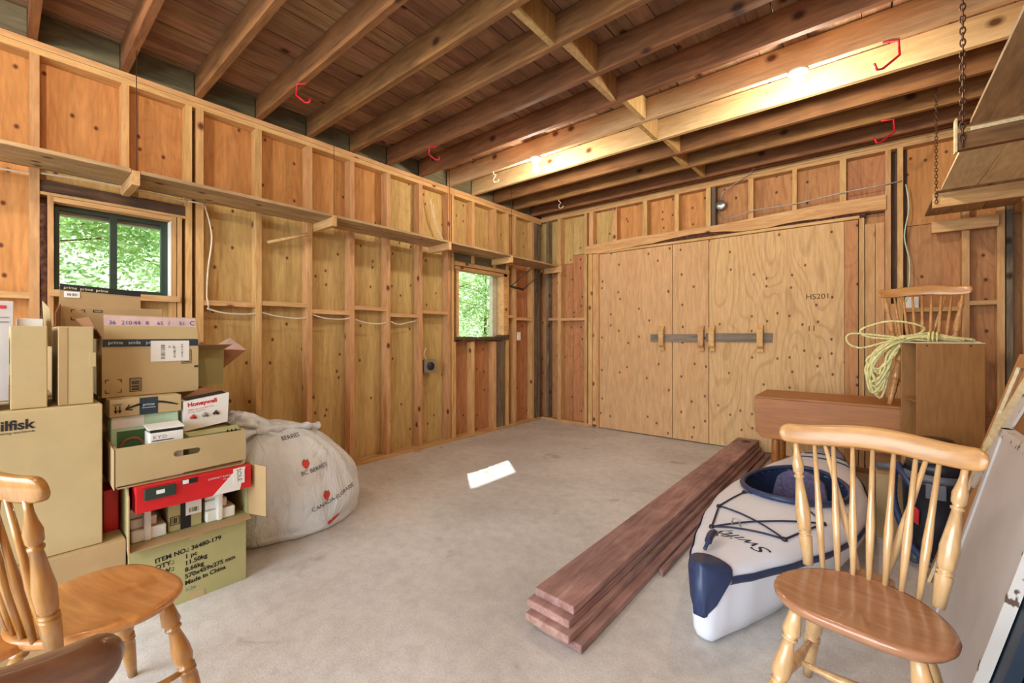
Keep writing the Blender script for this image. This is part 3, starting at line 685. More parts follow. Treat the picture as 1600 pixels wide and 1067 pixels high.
# ------------------------------------------------------------------ chairs
def crest_mesh(W=0.27, z=0.885, y=-0.27, bow=0.05):
    n = 40; vs = []; fs = []
    prof = [(-1, .80), (-.72, .97), (0, 1), (.72, .97), (1, .80), (1.06, 0), (1, -.80), (.72, -.97), (0, -1), (-.72, -.97), (-1, -.80), (-1.06, 0)]
    m = len(prof)
    for i in range(n + 1):
        s = -math.cos(math.pi * i / n); a = abs(s)
        e = math.sqrt(max(0.0, 1 - (max(0, a - 0.9) / 0.1) ** 2)) * 0.97 + 0.03
        hh = (0.029 + 0.008 * math.cos(a * math.pi / 2) + 0.004 * a) * e
        th = 0.0115 * (1 if a < 0.97 else 0.45 + 0.55 * e)
        zc = z + 0.011 * math.cos(a * math.pi * 1.05) + 0.010 * a ** 3
        c = Vector((W * s, y + bow * s * s, zc))
        for (py, pz) in prof: vs.append(c + Vector((0, th * py - hh * pz * 0.22, hh * pz)))
    for i in range(n):
        for j in range(m):
            fs.append((i * m + j, i * m + (j + 1) % m, (i + 1) * m + (j + 1) % m, (i + 1) * m + j))
    fs += [tuple(range(m)), tuple(range(n * m, (n + 1) * m))]
    return MB().add(vs, fs, True)
def seat_mesh():
    out = []
    n = 48
    for i in range(n):
        a = 2 * math.pi * i / n; c, s = math.cos(a), math.sin(a)
        if s >= 0: x = 0.218 * math.copysign(abs(c) ** 0.6, c); y = 0.01 + 0.16 * abs(s) ** 0.95
        else:
            x = 0.218 * c; y = 0.01 - 0.215 * abs(s) ** 1.0
            x *= 1 - 0.10 * abs(s)
        out.append((x, y))
    rings = [(0.80, -0.034), (0.955, -0.030), (0.995, -0.018), (1.0, -0.010), (0.985, -0.002), (0.93, 0.0), (0.6, -0.006), (0.25, -0.004)]
    vs = []; fs = []
    for k, (sc, dz) in enumerate(rings):
        for (x, y) in out:
            d = dz
            if k >= 6: d = -0.010 + 0.010 * max(0, 1 - abs(x) / 0.05) * (1 if y > 0 else 0)
            vs.append((x * sc, y * sc, 0.44 + d))
    for k in range(len(rings) - 1):
        for i in range(n): fs.append((k * n + i, k * n + (i + 1) % n, (k + 1) * n + (i + 1) % n, (k + 1) * n + i))
    fs.append(tuple(range(n))[::-1]); fs.append(tuple(range((len(rings) - 1) * n, len(rings) * n)))
    mb = MB().add(vs, fs, True)
    return mb
SP = [(0, .0075), (.3, .0115), (.42, .0125), (.6, .009), (1, .0065)]
POST = [(0, .016), (.215, .0215), (.222, .0215), (.230, .014), (.238, .021), (.250, .021), (.258, .014), (.267, .0195), (.30, .0215), (.42, .024), (.52, .019), (.68, .012), (.688, .0165), (.704, .0165), (.712, .011), (.735, .0175), (.80, .019), (.86, .013), (.92, .009), (1, .0085)]
LEG = [(0, .016), (.10, .020), (.20, .026), (.24, .017), (.246, .0225), (.258, .0225), (.265, .015), (.30, .017), (.42, .026), (.50, .027), (.56, .018), (.566, .024), (.580, .024), (.587, .018), (.598, .0245), (.615, .0245), (.624, .019), (.66, .023), (.85, .018), (1, .013)]
STR = [(0, .008), (.2, .010), (.4, .016), (.5, .019), (.6, .016), (.8, .010), (1, .008)]
def windsor(label, loc, rz, seat='mapleY', turn='lightleg', crest='maple', z=0.885):
    t = thing('windsor_chair', label, 'chair', loc, rz)
    mk('seat', seat_mesh(), seat, t)
    tail = MB().prism([(-0.05, -0.17), (0.05, -0.17), (0.062, -0.255), (0.04, -0.275), (-0.04, -0.275), (-0.062, -0.255)], 0.408, 0.432)
    mk('seat_tail', tail, seat, t, bevel=0.006)
    mk('crest_rail', crest_mesh(z=z), crest, t)
    def cy(x): return -0.27 + 0.05 * (x / 0.27) ** 2
    for s in (-1, 1):
        mb = MB().turned((s * 0.165, -0.165, 0.432), (s * 0.222, cy(0.222), z - 0.028), POST, 14); mk('back_post', mb, turn, t)
        mb = MB().turned((s * 0.035, -0.255, 0.425), (s * 0.135, cy(0.135), z - 0.03), SP, 8); mk('brace_spindle', mb, turn, t)
    for k in range(7):
        u = (k - 3) / 3
        bxx = u * 0.122; tx = u * 0.165
        mb = MB().turned((bxx, -0.165 - 0.02 * (1 - u * u), 0.43), (tx, cy(tx), z - 0.028), SP, 8); mk('spindle', mb, turn, t)
    feet = []
    for sx in (-1, 1):
        for sy, tp, ft in ((1, (0.135, 0.095), (0.205, 0.175)), (-1, (0.12, -0.11), (0.18, -0.215))):
            a = Vector((sx * tp[0], tp[1], 0.415)); b = Vector((sx * ft[0], ft[1], 0.0)); feet.append((a, b))
            mb = MB().turned(a, b, LEG, 14); mk('leg', mb, turn, t)
    mids = []
    for i in (0, 2):
        p = feet[i][0].lerp(feet[i][1], 0.60); q = feet[i + 1][0].lerp(feet[i + 1][1], 0.60)
        mk('stretcher', MB().turned(p, q, STR, 10), turn, t); mids.append((p + q) / 2)
    mk('stretcher', MB().turned(mids[0], mids[1], STR, 10), turn, t)
    return t
windsor('pale wooden Windsor chair with brown seat standing in front of the kayak', (-0.026, 1.675, 0), R(172.8))
windsor('honey-coloured Windsor chair with orange seat standing before the cardboard boxes', (-1.837, 0.208, 0), R(16.4), 'honey', 'honeyleg', 'honeyleg', 0.885)
windsor('nearest Windsor chair, only the dark end of its crest rail in view at bottom left', (-0.946, -0.09, 0), R(70.5), 'honey', 'honeyleg', 'walnut', 0.895)
windsor('Windsor chair standing on the drop-leaf table under the rope', (0.317, 4.42, 0.741), R(180), 'maple', 'maple', 'maple', 0.86)

# ------------------------------------------------------------------ drop-leaf table
tb = thing('drop_leaf_table', 'brown maple drop-leaf table with its front leaf hanging down by the doors', 'table', (-0.1, 4.44, 0))
bx('table_top', -0.758, 0.62, 4.16, 4.724, 0.718, 0.74, 'table', tb, bevel=0.004)
poly = [(-0.758, 0.725), (0.62, 0.725), (0.62, 0.44), (0.57, 0.395), (-0.70, 0.395), (-0.745, 0.44)]
mk('hanging_leaf', MB().prism(poly, 4.132, 4.153, lambda p, z: (p[0], z, p[1])), 'table', tb, world=True, bevel=0.004)
bx('apron', -0.60, 0.46, 4.22, 4.24, 0.60, 0.716, 'table', tb); bx('apron', -0.60, 0.46, 4.64, 4.66, 0.60, 0.716, 'table', tb)
bx('apron', -0.60, -0.58, 4.24, 4.64, 0.60, 0.716, 'table', tb); bx('apron', 0.44, 0.46, 4.24, 4.64, 0.60, 0.716, 'table', tb)
TL = [(0, .026), (.12, .026), (.14, .018), (.17, .025), (.20, .016), (.24, .026), (.28, .016), (.31, .025), (.34, .017), (.37, .024), (.40, .018), (.43, .024), (.46, .017), (.49, .026), (.51, .030), (.9, .030), (.93, .02), (1, .022)]
for x in (-0.62, 0.48):
    for y in (4.27, 4.62):
        mk('leg', MB().turned((x, y, 0.716), (x, y, 0.0), TL, 12), 'table', tb, world=True)
bx('stretcher', -0.60, 0.46, 4.61, 4.635, 0.11, 0.15, 'table', tb); bx('stretcher', -0.60, 0.46, 4.26, 4.285, 0.11, 0.15, 'table', tb) if False else None
# scroll-edged gate panel in the middle
sc = [(0.02, 0.60), (0.02, 0.42), (0.06, 0.38), (0.03, 0.30), (0.07, 0.24), (0.05, 0.16), (0.12, 0.12), (0.22, 0.12), (0.22, 0.60)]
mk('scroll_panel', MB().prism(sc, 4.40, 4.42, lambda p, z: (p[0], z, p[1])), 'table', tb, world=True)

# ------------------------------------------------------------------ bookcase on a carton
RB = Matrix.Translation((0.229, 3.75, 0.452)) @ Matrix.Rotation(R(11.5), 4, 'Z')
bc = thing('bookcase', 'small brown open bookcase, side panel towards us, carrying on a carton by the table', 'bookcase', (0.229, 3.75, 0.452), R(11.5))
bc['label'] = 'small brown open-fronted bookcase showing its plain side panel, beside the table'
def lb(name, x0, x1, y0, y1, z0, z1, mat, par, **kw): return mk(name, MB().box(x0, x1, y0, y1, z0, z1), mat, par, **kw)
lb('side_panel', 0, 0.312, 0, 0.016, 0, 0.752, 'case', bc, bevel=0.002); lb('side_panel', 0, 0.312, 0.30, 0.316, 0, 0.752, 'case', bc, bevel=0.002)
lb('back_panel', 0.306, 0.312, 0.016, 0.30, 0.0, 0.75, 'case', bc)
for z in (0.0, 0.37):
    cur = [(0.30, 0.016), (0.30, 0.30), (0.04, 0.30), (0.01, 0.26), (0.0, 0.16), (0.01, 0.05), (0.03, 0.016)]
    mk('shelf', MB().prism(cur, z, z + 0.014), 'case', bc)
for x in (0.05, 0.25): mk('screw', MB().tube([(x, -0.002, 0.738), (x, 0.001, 0.738)], 0.005, 8), 'ink', bc)
lb('top_panel', 0.0, 0.312, 0.0, 0.316, 0.7525, 0.757, 'cable', bc)
ct = thing('cardboard_box', 'low tan carton under the bookcase behind the vacuum', 'box', (0.36, 3.9, 0))
bx('body', 0.17, 0.60, 3.74, 4.10, 0.0, 0.45, 'card2', ct, bevel=0.004); bx('tape_strip', 0.35, 0.40, 3.738, 3.7395, 0.1, 0.45, 'card', ct)

# ------------------------------------------------------------------ rope
rnd = random.Random(5); pts = []
for k in range(13):
    j = lambda s=0.02: rnd.uniform(-s, s)
    b = rnd.uniform(0, 1)
    low = 0.80 + 0.26 * (k % 4) / 4 + j(0.03); yo = 4.20 + j(0.015)
    pts += [(0.50 + j(0.06), 4.33 + j(0.04), 1.200 + rnd.uniform(0, 0.03)), (0.32 + j(0.03), 4.30 + j(0.05), 1.215 + rnd.uniform(0, 0.04)), (0.17 + j(), 4.27 + j(0.03), 1.215 + rnd.uniform(0, 0.03)),
            (0.05 + j(), yo, 1.13 + j(0.03)), (-0.01 + j(0.03), yo - 0.01, (1.13 + low) / 2), (0.03 + j(0.03), yo - 0.01, low), (0.09 + j(0.02), yo, (1.1 + low) / 2), (0.12 + j(), yo + 0.03, 1.12 + j()), (0.24 + j(), 4.32 + j(0.04), 1.215 + rnd.uniform(0, 0.04))]
pts += [(0.30, 4.25, 1.31), (0.12, 4.2, 1.36), (-0.05, 4.2, 1.30), (0.0, 4.2, 1.24), (0.2, 4.25, 1.23), (-0.1, 4.2, 1.27), (-0.13, 4.2, 1.2), (-0.05, 4.2, 1.16), (0.1, 4.22, 1.21), (0.3, 4.3, 1.27), (0.42, 4.35, 1.25), (0.56, 4.32, 1.21), (0.61, 4.34, 1.19)]
rp = thing('rope', 'coiled yellow-white rope draped over the seat of the chair on the table', 'rope', (0.2, 4.25, 0.8))
mb = MB(); mb.tube(smoothpath(pts, 5), 0.0075, 6); mk('coil', mb, 'rope', rp, world=True)
mb = MB()
for dx in (-0.03, -0.01, 0.012): mb.tube([Vector((0.36 + dx + 0.01 * math.cos(a), 4.29 + 0.075 * math.cos(a), 1.235 + 0.045 * math.sin(a))) for a in [i * math.pi / 8 for i in range(16)]], 0.007, 6, closed=True)
mk('binding_turns', mb, 'rope', rp, world=True)
tag(mk('blue_bag', MB().tube([(0.245, 4.60, 0.745), (0.245, 4.60, 0.78), (0.24, 4.6, 0.84), (0.245, 4.6, 0.87)], [0.04, 0.055, 0.04, 0.012], 9), 'bluebag'), 'small crumpled blue plastic bag on the table between the chair legs', 'bag')

# ------------------------------------------------------------------ kayak
KA = Vector((-0.525, 1.81, 0)); KB = Vector((-0.245, 4.60, 0)); KL = (KB - KA).length; kd = (KB - KA).normalized(); kr = Vector((kd.y, -kd.x, 0))
ky = thing('kayak', 'white recreational kayak with navy bow cap and seam stripe on the floor', 'kayak', (-0.39, 3.2, 0))
def kp(t, xo, z):   # kayak station to world
    c = KA + kd * (KL * t) + kr * (0.035 * math.sin(math.pi * min(1, t * 1.25)))
    p = c + kr * xo; return Vector((p.x, p.y, z))
def lerp_tab(tab, t):
    for (a, va), (b, vb) in zip(tab, tab[1:]):
        if t <= b:
            u = (t - a) / (b - a); u = u * u * (3 - 2 * u) * 0.35 + u * 0.65
            return va + (vb - va) * u
    return tab[-1][1]
HW = [(0, .024), (.010, .052), (.03, .080), (.08, .138), (.16, .215), (.26, .295), (.36, .345), (.46, .360), (.56, .345), (.68, .29), (.80, .205), (.90, .12), (.97, .05), (1, .015)]
SEAM = [(0, .272), (.1, .258), (.3, .235), (.5, .225), (.8, .25), (1, .29)]
DECK = [(0, .335), (.06, .325), (.15, .325), (.3, .345), (.42, .345), (.62, .32), (.8, .32), (1, .33)]
KEEL = [(0, .09), (.006, .03), (.016, .006), (.04, .003), (.9, .003), (.96, .06), (1, .2)]
n = 64; TS = [(i / 64) ** 1.5 if i < 32 else 0.3536 + (i - 32) / 32 * 0.6464 for i in range(65)]
def section(t):
    hw = lerp_tab(HW, t); zs = lerp_tab(SEAM, t); zd = lerp_tab(DECK, t); zk = lerp_tab(KEEL, t)
    pt = []
    # from keel up the +side to deck centre
    v = max(0, 1 - t / 0.16)                    # V shaped near the bow
    fl = 0.62 * (1 - v) + 0.30 * v
    prof = [(0.0, 0), (0.40 + 0.08 * v, 0.005 + 0.02 * v), (0.68 + 0.06 * v, 0.09 + 0.03 * v), (0.84 + 0.0 * v, 0.34), (0.95 - 0.05 * v, 0.62), (1.0, 1.0)]
    for (a, b) in prof: pt.append((hw * a, zk + (zs - zk) * b))
    crown = zd - zs
    for (a, b) in ((0.995, 0.12), (0.965, 0.34), (0.90, 0.55), (0.78, 0.70), (0.6, 0.83), (0.3, 0.96), (0.0, 1.0)): pt.append((hw * a, zs + crown * b))
    return pt
half = len(section(0.5))
rings = []
for i in range(n + 1):
    t = TS[i]; s = section(t)
    ring = s + [(-a, b) for (a, b) in s[-2:0:-1]]
    rings.append(ring)
R_ = len(rings[0])
CT, CA, CBW = 0.485, 0.148, 0.265     # cockpit centre t, half length (t), half width
def in_cock(t, x): return ((t - CT) / CA) ** 2 + (x / CBW) ** 2 < 1.0
verts = [kp(TS[i], a, b) for i, ring in enumerate(rings) for (a, b) in ring]
hull_f = []; deck_f = []
for i in range(n):
    for j in range(R_):
        f = (i * R_ + j, i * R_ + (j + 1) % R_, (i + 1) * R_ + (j + 1) % R_, (i + 1) * R_ + j)
        jm = j if j < half else R_ - 1 - j
        (hull_f if jm < 5 else deck_f).append(f)
caps = [tuple(range(R_)), tuple(range(n * R_, (n + 1) * R_))]
# finer deck so that the cockpit can be cut cleanly
def deck_z(t, x):
    s = section(t); top = [p for p in s[5:]]
    x = abs(x)
    for (a, b) in zip(top, top[1:]):
        if b[0] <= x <= a[0]:
            u = (a[0] - x) / max(1e-6, a[0] - b[0]); return a[1] + (b[1] - a[1]) * u
    return top[0][1]
mb = MB().add(verts, hull_f + caps, True); mk('hull', mb, 'kwhite', ky, world=True)
dn, dm = 96, 40; dv = []; df = []
for i in range(dn + 1):
    t = i / dn; hw = lerp_tab(HW, t)
    for j in range(dm + 1):
        u = -1 + 2 * j / dm; x = hw * math.sin(u * math.pi / 2)
        dv.append(kp(t, x, deck_z(t, x)))
for i in range(dn):
    for j in range(dm):
        tc = (i + 0.5) / dn; hw = lerp_tab(HW, tc); x = hw * math.sin((-1 + 2 * (j + 0.5) / dm) * math.pi / 2)
        if in_cock(tc, x): continue
        df.append((i * (dm + 1) + j, (i + 1) * (dm + 1) + j, (i + 1) * (dm + 1) + j + 1, i * (dm + 1) + j + 1))
deck = mk('deck', MB().add(dv, df, True), 'kwhite', ky, world=True)
kbvh = BVHTree.FromPolygons([Vector(v) for v in dv], df)
# seam stripe
for s in (-1, 1):
    st_v = []; st_f = []
    m = 48
    for i in range(m + 1):
        t = 0.03 + 0.95 * i / m; hw = lerp_tab(HW, t); zs = lerp_tab(SEAM, t)
        for (o, dz) in ((0.004, -0.022), (0.008, -0.011), (0.008, 0.006), (0.003, 0.014)): st_v.append(kp(t, s * (hw + o - (0.006 if dz < -0.02 else 0)), zs + dz))
    for i in range(m):
        for j in range(3): st_f.append((i * 4 + j, i * 4 + j + 1, (i + 1) * 4 + j + 1, (i + 1) * 4 + j))
    mk('seam_stripe', MB().add(st_v, st_f, True), 'navy', ky, world=True)
# bow cap
cv = []; cf = []; m = 7
base = section(0.02); nb = len(base)
for i in range(m + 1):
    half_ = []
    for j in range(nb):
        hz = min(1.0, max(0.0, (base[j][1] - 0.125) / 0.19))
        t = -0.004 + (0.006 + 0.036 * hz) * i / m; a, b = section(max(0, t))[j]
        half_.append((t, (a * 1.05 + 0.004) * (0.62 if i == 0 else 1), max(0.128, b) + (0.004 if b > 0.3 else 0)))
    for (t, a, b) in half_ + [(t, -a, b) for (t, a, b) in half_[::-1]]: cv.append(kp(t, a, b))
q = len(cv) // (m + 1)
for i in range(m):
    for j in range(q - 1): cf.append((i * q + j, i * q + j + 1, (i + 1) * q + j + 1, (i + 1) * q + j))
cf.append(tuple(range(q)))
mk('bow_cap', MB().add(cv, cf, True), 'navy', ky, world=True, label='navy blue plastic bow cap')
# coaming
cp = []
for i in range(48):
    a = 2 * math.pi * i / 48; t = CT + CA * 1.02 * math.cos(a); x = CBW * 1.02 * math.sin(a)
    cp.append(kp(t, x, deck_z(t, min(abs(x), lerp_tab(HW, t) * 0.98)) + 0.016))
mk('coaming', MB().tube(cp, 0.016, 8, closed=True), 'navy', ky, world=True)
wv = []; wf_ = []
for lvl, z in enumerate((None, 0.20, 0.05)):
    for i in range(48):
        a = 2 * math.pi * i / 48; sc_ = 1.0 if lvl == 0 else (0.97 if lvl == 1 else 0.85); t = CT + CA * sc_ * math.cos(a); x = CBW * sc_ * math.sin(a)
        wv.append(kp(t, x, (cp[i].z - 0.01) if z is None else z))
for l in range(2):
    for i in range(48): wf_.append((l * 48 + i, l * 48 + (i + 1) % 48, (l + 1) * 48 + (i + 1) % 48, (l + 1) * 48 + i))
wf_.append(tuple(range(96, 144)))
mk('cockpit_lining', MB().add(wv, wf_, True), 'navy', ky, world=True)
# seat and backrest
bv = []; bf = []
for i in range(9):
    for j in range(9):
        u = -1 + 2 * i / 8; v = j / 8; x = 0.16 * u * (1 - 0.18 * v * v); arch = math.sqrt(max(0, 1 - (0.92 * u) ** 2)) * 0.35 + 0.65
        bv.append(kp(CT + 0.055 - 0.012 * u * u + 0.02 * v, x, 0.12 + v * 0.25 * arch))
for i in range(8):
    for j in range(8): bf.append((i * 9 + j, (i + 1) * 9 + j, (i + 1) * 9 + j + 1, i * 9 + j + 1))
bk = mk('backrest', MB().add(bv, bf, True), 'seatfab', ky, world=True); sm = bk.modifiers.new('s', 'SOLIDIFY'); sm.thickness = 0.03
sp_ = MB(); ps = []
for i in range(24):
    a = 2 * math.pi * i / 24; ps.append((0.06 * math.cos(a), 0.17 * math.sin(a)))
sv = [kp(CT - 0.01 + a, b, 0.10) for a, b in ps] + [kp(CT - 0.01 + a * 1.03, b * 1.03, 0.145) for a, b in ps] + [kp(CT - 0.01 + a * 0.6, b * 0.6, 0.15) for a, b in ps]
sf = [(l * 24 + i, l * 24 + (i + 1) % 24, (l + 1) * 24 + (i + 1) % 24, (l + 1) * 24 + i) for l in range(2) for i in range(24)] + [tuple(range(48, 72)), tuple(range(24))]
mk('seat_pad', sp_.add(sv, sf, True), 'seatfab', ky, world=True)
def on_deck(p, h=0.006):
    r = kbvh.ray_cast(Vector((p[0], p[1], 1.0)), Vector((0, 0, -1)))
    return Vector((p[0], p[1], (r[0].z if r[0] is not None else 0.3) + h))
def bungee(pts, nm='bungee_cord'):
    out = []
    for a, b in zip(pts, pts[1:]):
        for k in range(8):
            t = k / 8; out.append(on_deck((a[0] + (b[0] - a[0]) * t, a[1] + (b[1] - a[1]) * t)))
    out.append(on_deck(pts[-1])); mk(nm, MB().tube(out, 0.0045, 6), 'cord', ky, world=True)
A1, A2, A3, B1, B2, B3 = (-0.635, 2.53), (-0.595, 2.24), (-0.565, 2.80), (-0.30, 2.31), (-0.29, 2.78), (-0.175, 2.62)
bungee([A3, A1, A2, B1]); bungee([A1, B1]); bungee([A2, B3]); bungee([A3, B2]); bungee([B2, B3, B1])
for p in (A1, A2, A3, B1, B2, B3): q = on_deck(p, 0.0); mk('deck_fitting', MB().tube([q, q + Vector((0, 0, 0.014))], [0.014, 0.009], 8), 'vblack', ky, world=True)
for (a, b) in (((-0.42, 4.0), (-0.1, 3.98)), ((-0.40, 4.14), (-0.14, 4.12))): bungee([a, b])
hp = [on_deck((-0.545, 1.945), 0.012), on_deck((-0.54, 1.98), 0.035), on_deck((-0.545, 2.03), 0.04), on_deck((-0.545, 2.08), 0.038), on_deck((-0.54, 2.115), 0.02)]
mk('carry_handle', MB().tube(smoothpath(hp, 4), [0.008] * 4 + [0.016] * 10 + [0.009] * 3, 8), 'navy', ky, world=True)
hp = [on_deck((-0.27, 4.45), 0.01), on_deck((-0.262, 4.40), 0.03), on_deck((-0.27, 4.33), 0.03), on_deck((-0.28, 4.28), 0.01)]
mk('stern_handle', MB().tube(smoothpath(hp, 4), 0.008, 8), 'vblack', ky, world=True)
q = on_deck((-0.50, 2.30), 0.004)
mk('pad_eye', MB().tube([q + Vector((-0.02, 0, 0)), q + Vector((-0.012, 0.0, 0.03)), q + Vector((0.012, 0.0, 0.03)), q + Vector((0.02, 0, 0))], 0.004, 6), 'metal', ky, world=True)
def project_text(body, size, org, right, up, bvh, ray, mat, parent, name='lettering', shear=0.0, lift=0.0015, bold=0.0):
    cu = bpy.data.curves.new(name, 'FONT'); cu.body = body; cu.size = size; cu.shear = shear; cu.offset = bold; cu.resolution_u = 3
    o = bpy.data.objects.new('tmp', cu); C.objects.link(o); bpy.context.view_layer.update()
    dg = bpy.context.evaluated_depsgraph_get(); me = bpy.data.meshes.new_from_object(o.evaluated_get(dg)); bpy.data.objects.remove(o)
    bm = bmesh.new(); bm.from_mesh(me); bmesh.ops.triangulate(bm, faces=bm.faces)
    rv = Vector(right).normalized(); uv = Vector(up).normalized(); ray = Vector(ray).normalized()
    for v in bm.verts:
        p = Vector(org) + rv * v.co.x + uv * v.co.y
        h = bvh.ray_cast(p - ray * 1.0, ray)
        v.co = (h[0] if h[0] is not None else p) - ray * lift - parent.location
    bm.to_mesh(me); bm.free(); me.materials.clear(); me.materials.append(M[mat])
    q = bpy.data.objects.new(name, me); C.objects.link(q); q.parent = parent; q['kind'] = 'stuff'; return q
project_text('Swifty', 0.10, (-0.32, 2.165, 0.3), (-0.93, 0.25, 0), (-0.25, -0.93, 0), kbvh, (0, 0, -1), 'cord', ky, shear=0.5)

# ------------------------------------------------------------------ shop vacuum
vc = thing('shop_vacuum', 'black canister shop vacuum with coiled cord behind the near Windsor chair', 'vacuum', (0.28, 3.34, 0))
mk('canister', MB().turned((0, 0, 0.05), (0, 0, 0.46), [(0, .11), (.03, .125), (.5, .132), (.94, .138), (.95, .145), (1, .145)], 28), 'vblack', vc)
mk('lid_rim', MB().turned((0, 0, 0.461), (0, 0, 0.50), [(0, .148), (.5, .15), (1, .14)], 28), 'vgrey', vc)
mk('motor_head', MB().turned((0, 0, 0.50), (0, 0, 0.68), [(0, .135), (.3, .12), (.35, .10), (.8, .095), (1, .07)], 24), 'vblack', vc)
for k in range(4):
    a = math.pi / 4 + k * math.pi / 2; mk('caster', MB().tube([(0.125 * math.cos(a), 0.125 * math.sin(a), 0.0), (0.125 * math.cos(a), 0.125 * math.sin(a), 0.055)], [0.02, 0.024], 10), 'vgrey', vc)
mk('latch', MB().box(-0.05, 0.03, -0.157, -0.135, 0.38, 0.46), 'vgrey', vc, bevel=0.004)
pts = []
rnd = random.Random(2)
for i in range(90):
    a = i * 0.42; pts.append(((0.118 + 0.012 * math.sin(i * .7)) * math.cos(a), (0.118 + 0.012 * math.sin(i * .9)) * math.sin(a), 0.56 + 0.08 * i / 90 + 0.012 * math.sin(a * 1.3)))
mk('power_cord', MB().tube(smoothpath(pts, 3), 0.004, 5), 'vgrey', vc)
hs_ = smoothpath([(-0.09, -0.10, 0.40), (-0.14, -0.05, 0.48), (-0.16, 0.05, 0.50), (-0.17, 0.08, 0.40), (-0.17, 0.04, 0.28), (-0.14, -0.06, 0.18), (-0.10, -0.16, 0.10), (-0.02, -0.22, 0.05), (0.08, -0.22, 0.04)], 8)
mk('hose', MB().tube(hs_, [0.017 + 0.0018 * (i % 2) for i in range(len(hs_))], 10), 'navy', vc)
mk('label', MB().quadbox((-0.105, -0.10, 0.24), (-0.075, -0.125, 0.22), (-0.072, -0.128, 0.30), (-0.102, -0.103, 0.33), (-0.004, -0.004, 0)), 'redink', vc, label='red and white warning sticker')
tag(mk('wrapped_pipe', MB().tube([(0.03, 3.62, 0.42), (0.10, 3.60, 0.43), (0.17, 3.58, 0.425)], [0.02, 0.022, 0.019], 10), 'vgrey'), 'short grey wrapped pipe lying beside the shop vacuum hose', 'pipe')
tag(mk('low_crate', MB().box(0.03, 0.16, 3.50, 3.72, 0.0, 0.395), 'card2', center=True, bevel=0.004), 'tan carton standing between the kayak and the shop vacuum', 'box')

# ------------------------------------------------------------------ panels leaning on the right wall
def leaning(name, xb, k, y0, y1, h, th, mat, parent, z0=0.0, **kw):
    # slab whose front face starts at x=xb on the floor and leans by k towards +x
    L = h; mb = MB().quadbox((xb + k * z0, y0, z0), (xb + k * z0, y1, z0), (xb + k * (z0 + h), y1, z0 + h), (xb + k * (z0 + h), y0, z0 + h), (th, 0, -k * th * 0))
    return mk(name, mb, mat, parent, world=True, **kw)
K = 0.2367
wp = thing('door_panel', 'cream painted door panel with chipped edges leaning behind the near Windsor chair', 'panel', (0.3, 2.26, 0))
leaning('face_board', 0.205, K, 1.952, 2.56, 0.845, 0.02, 'panelwhite', wp)
leaning('edge_strip', 0.202, K, 1.93, 1.950, 0.88, 0.03, 'chipped', wp, label='chipped edge strip'); leaning('edge_strip', 0.198, K, 2.562, 2.60, 0.88, 0.03, 'panelwhite', wp)
leaning('top_rail', 0.198, K, 1.93, 2.60, 0.032, 0.034, 'chipped', wp, z0=0.848, label='worn top rail with nail holes')
bf_ = thing('door_frame', 'brown moulded wooden frame leaning behind the cream panel', 'frame', (0.4, 2.7, 0))
kb = 0.272
leaning('stile', 0.228, kb, 3.04, 3.10, 1.165, 0.03, 'framewood', bf_); leaning('stile', 0.228, kb, 2.05, 2.11, 1.165, 0.03, 'framewood', bf_)
leaning('rail', 0.228, kb, 2.11, 3.04, 0.06, 0.03, 'framewood', bf_, z0=1.105); leaning('inner_panel', 0.245, kb, 2.11, 3.04, 1.10, 0.008, 'framewood', bf_)
leaning('moulding', 0.224, kb, 3.028, 3.040, 1.105, 0.012, 'deck', bf_)
for (a, b, c, d, lbl) in ((2.72, 1.08, 2.92, 0.74, 'cream board scrap with torn edges leaning in the brown frame, the upper one'), (2.55, 1.02, 2.80, 0.60, 'peeling white board scrap in the brown frame, the lower one')):
    pl_ = []
    n_ = 9
    for i in range(n_ + 1):
        t = i / n_; y = c + (a - c) * t; z = d + (b - d) * t
        pl_.append((y + 0.05 + 0.008 * random.random(), z))
    for i in range(n_, -1, -1):
        t = i / n_; y = c + (a - c) * t; z = d + (b - d) * t
        pl_.append((y - 0.03 - 0.012 * random.random(), z - 0.02))
    off_ = 0.012 if 'upper' in lbl else 0.030
    mbp = MB().prism(pl_, 0.0, 0.014, lambda p, z: (0.228 + kb * p[1] - off_ - z * 0.6, p[0], p[1]))
    tag(mk('board_scrap', mbp, 'deck' if 'upper' in lbl else 'chipped', center=True), lbl, 'board')
nv = thing('painted_canvas', 'dark blue canvas with a red upper part leaning against the cream panel', 'canvas', (0.3, 1.9, 0))
leaning('canvas_face', 0.236, K, 1.855, 2.4, 0.53, 0.03, 'navypaint', nv); leaning('canvas_face', 0.236, K, 1.855, 2.4, 0.33, 0.03, 'redpaint', nv, z0=0.55, label='dark red upper part')
leaning('corner_tag', 0.2335, K, 1.852, 1.895, 0.018, 0.035, 'bluetag', nv, z0=0.531, label='bright blue strip')
leaning('black_board', 0.30, K, 1.66, 2.35, 0.86, 0.012, 'blackpaint', None); tag(bpy.data.objects['black_board'], 'black board leaning nearest the right frame edge, behind the blue canvas', 'board')
leaning('brown_board', 0.345, K, 1.50, 1.60, 0.9, 0.02, 'brownboard', None); tag(bpy.data.objects['brown_board'], 'narrow brown board leaning at the bottom right corner of the picture', 'board')

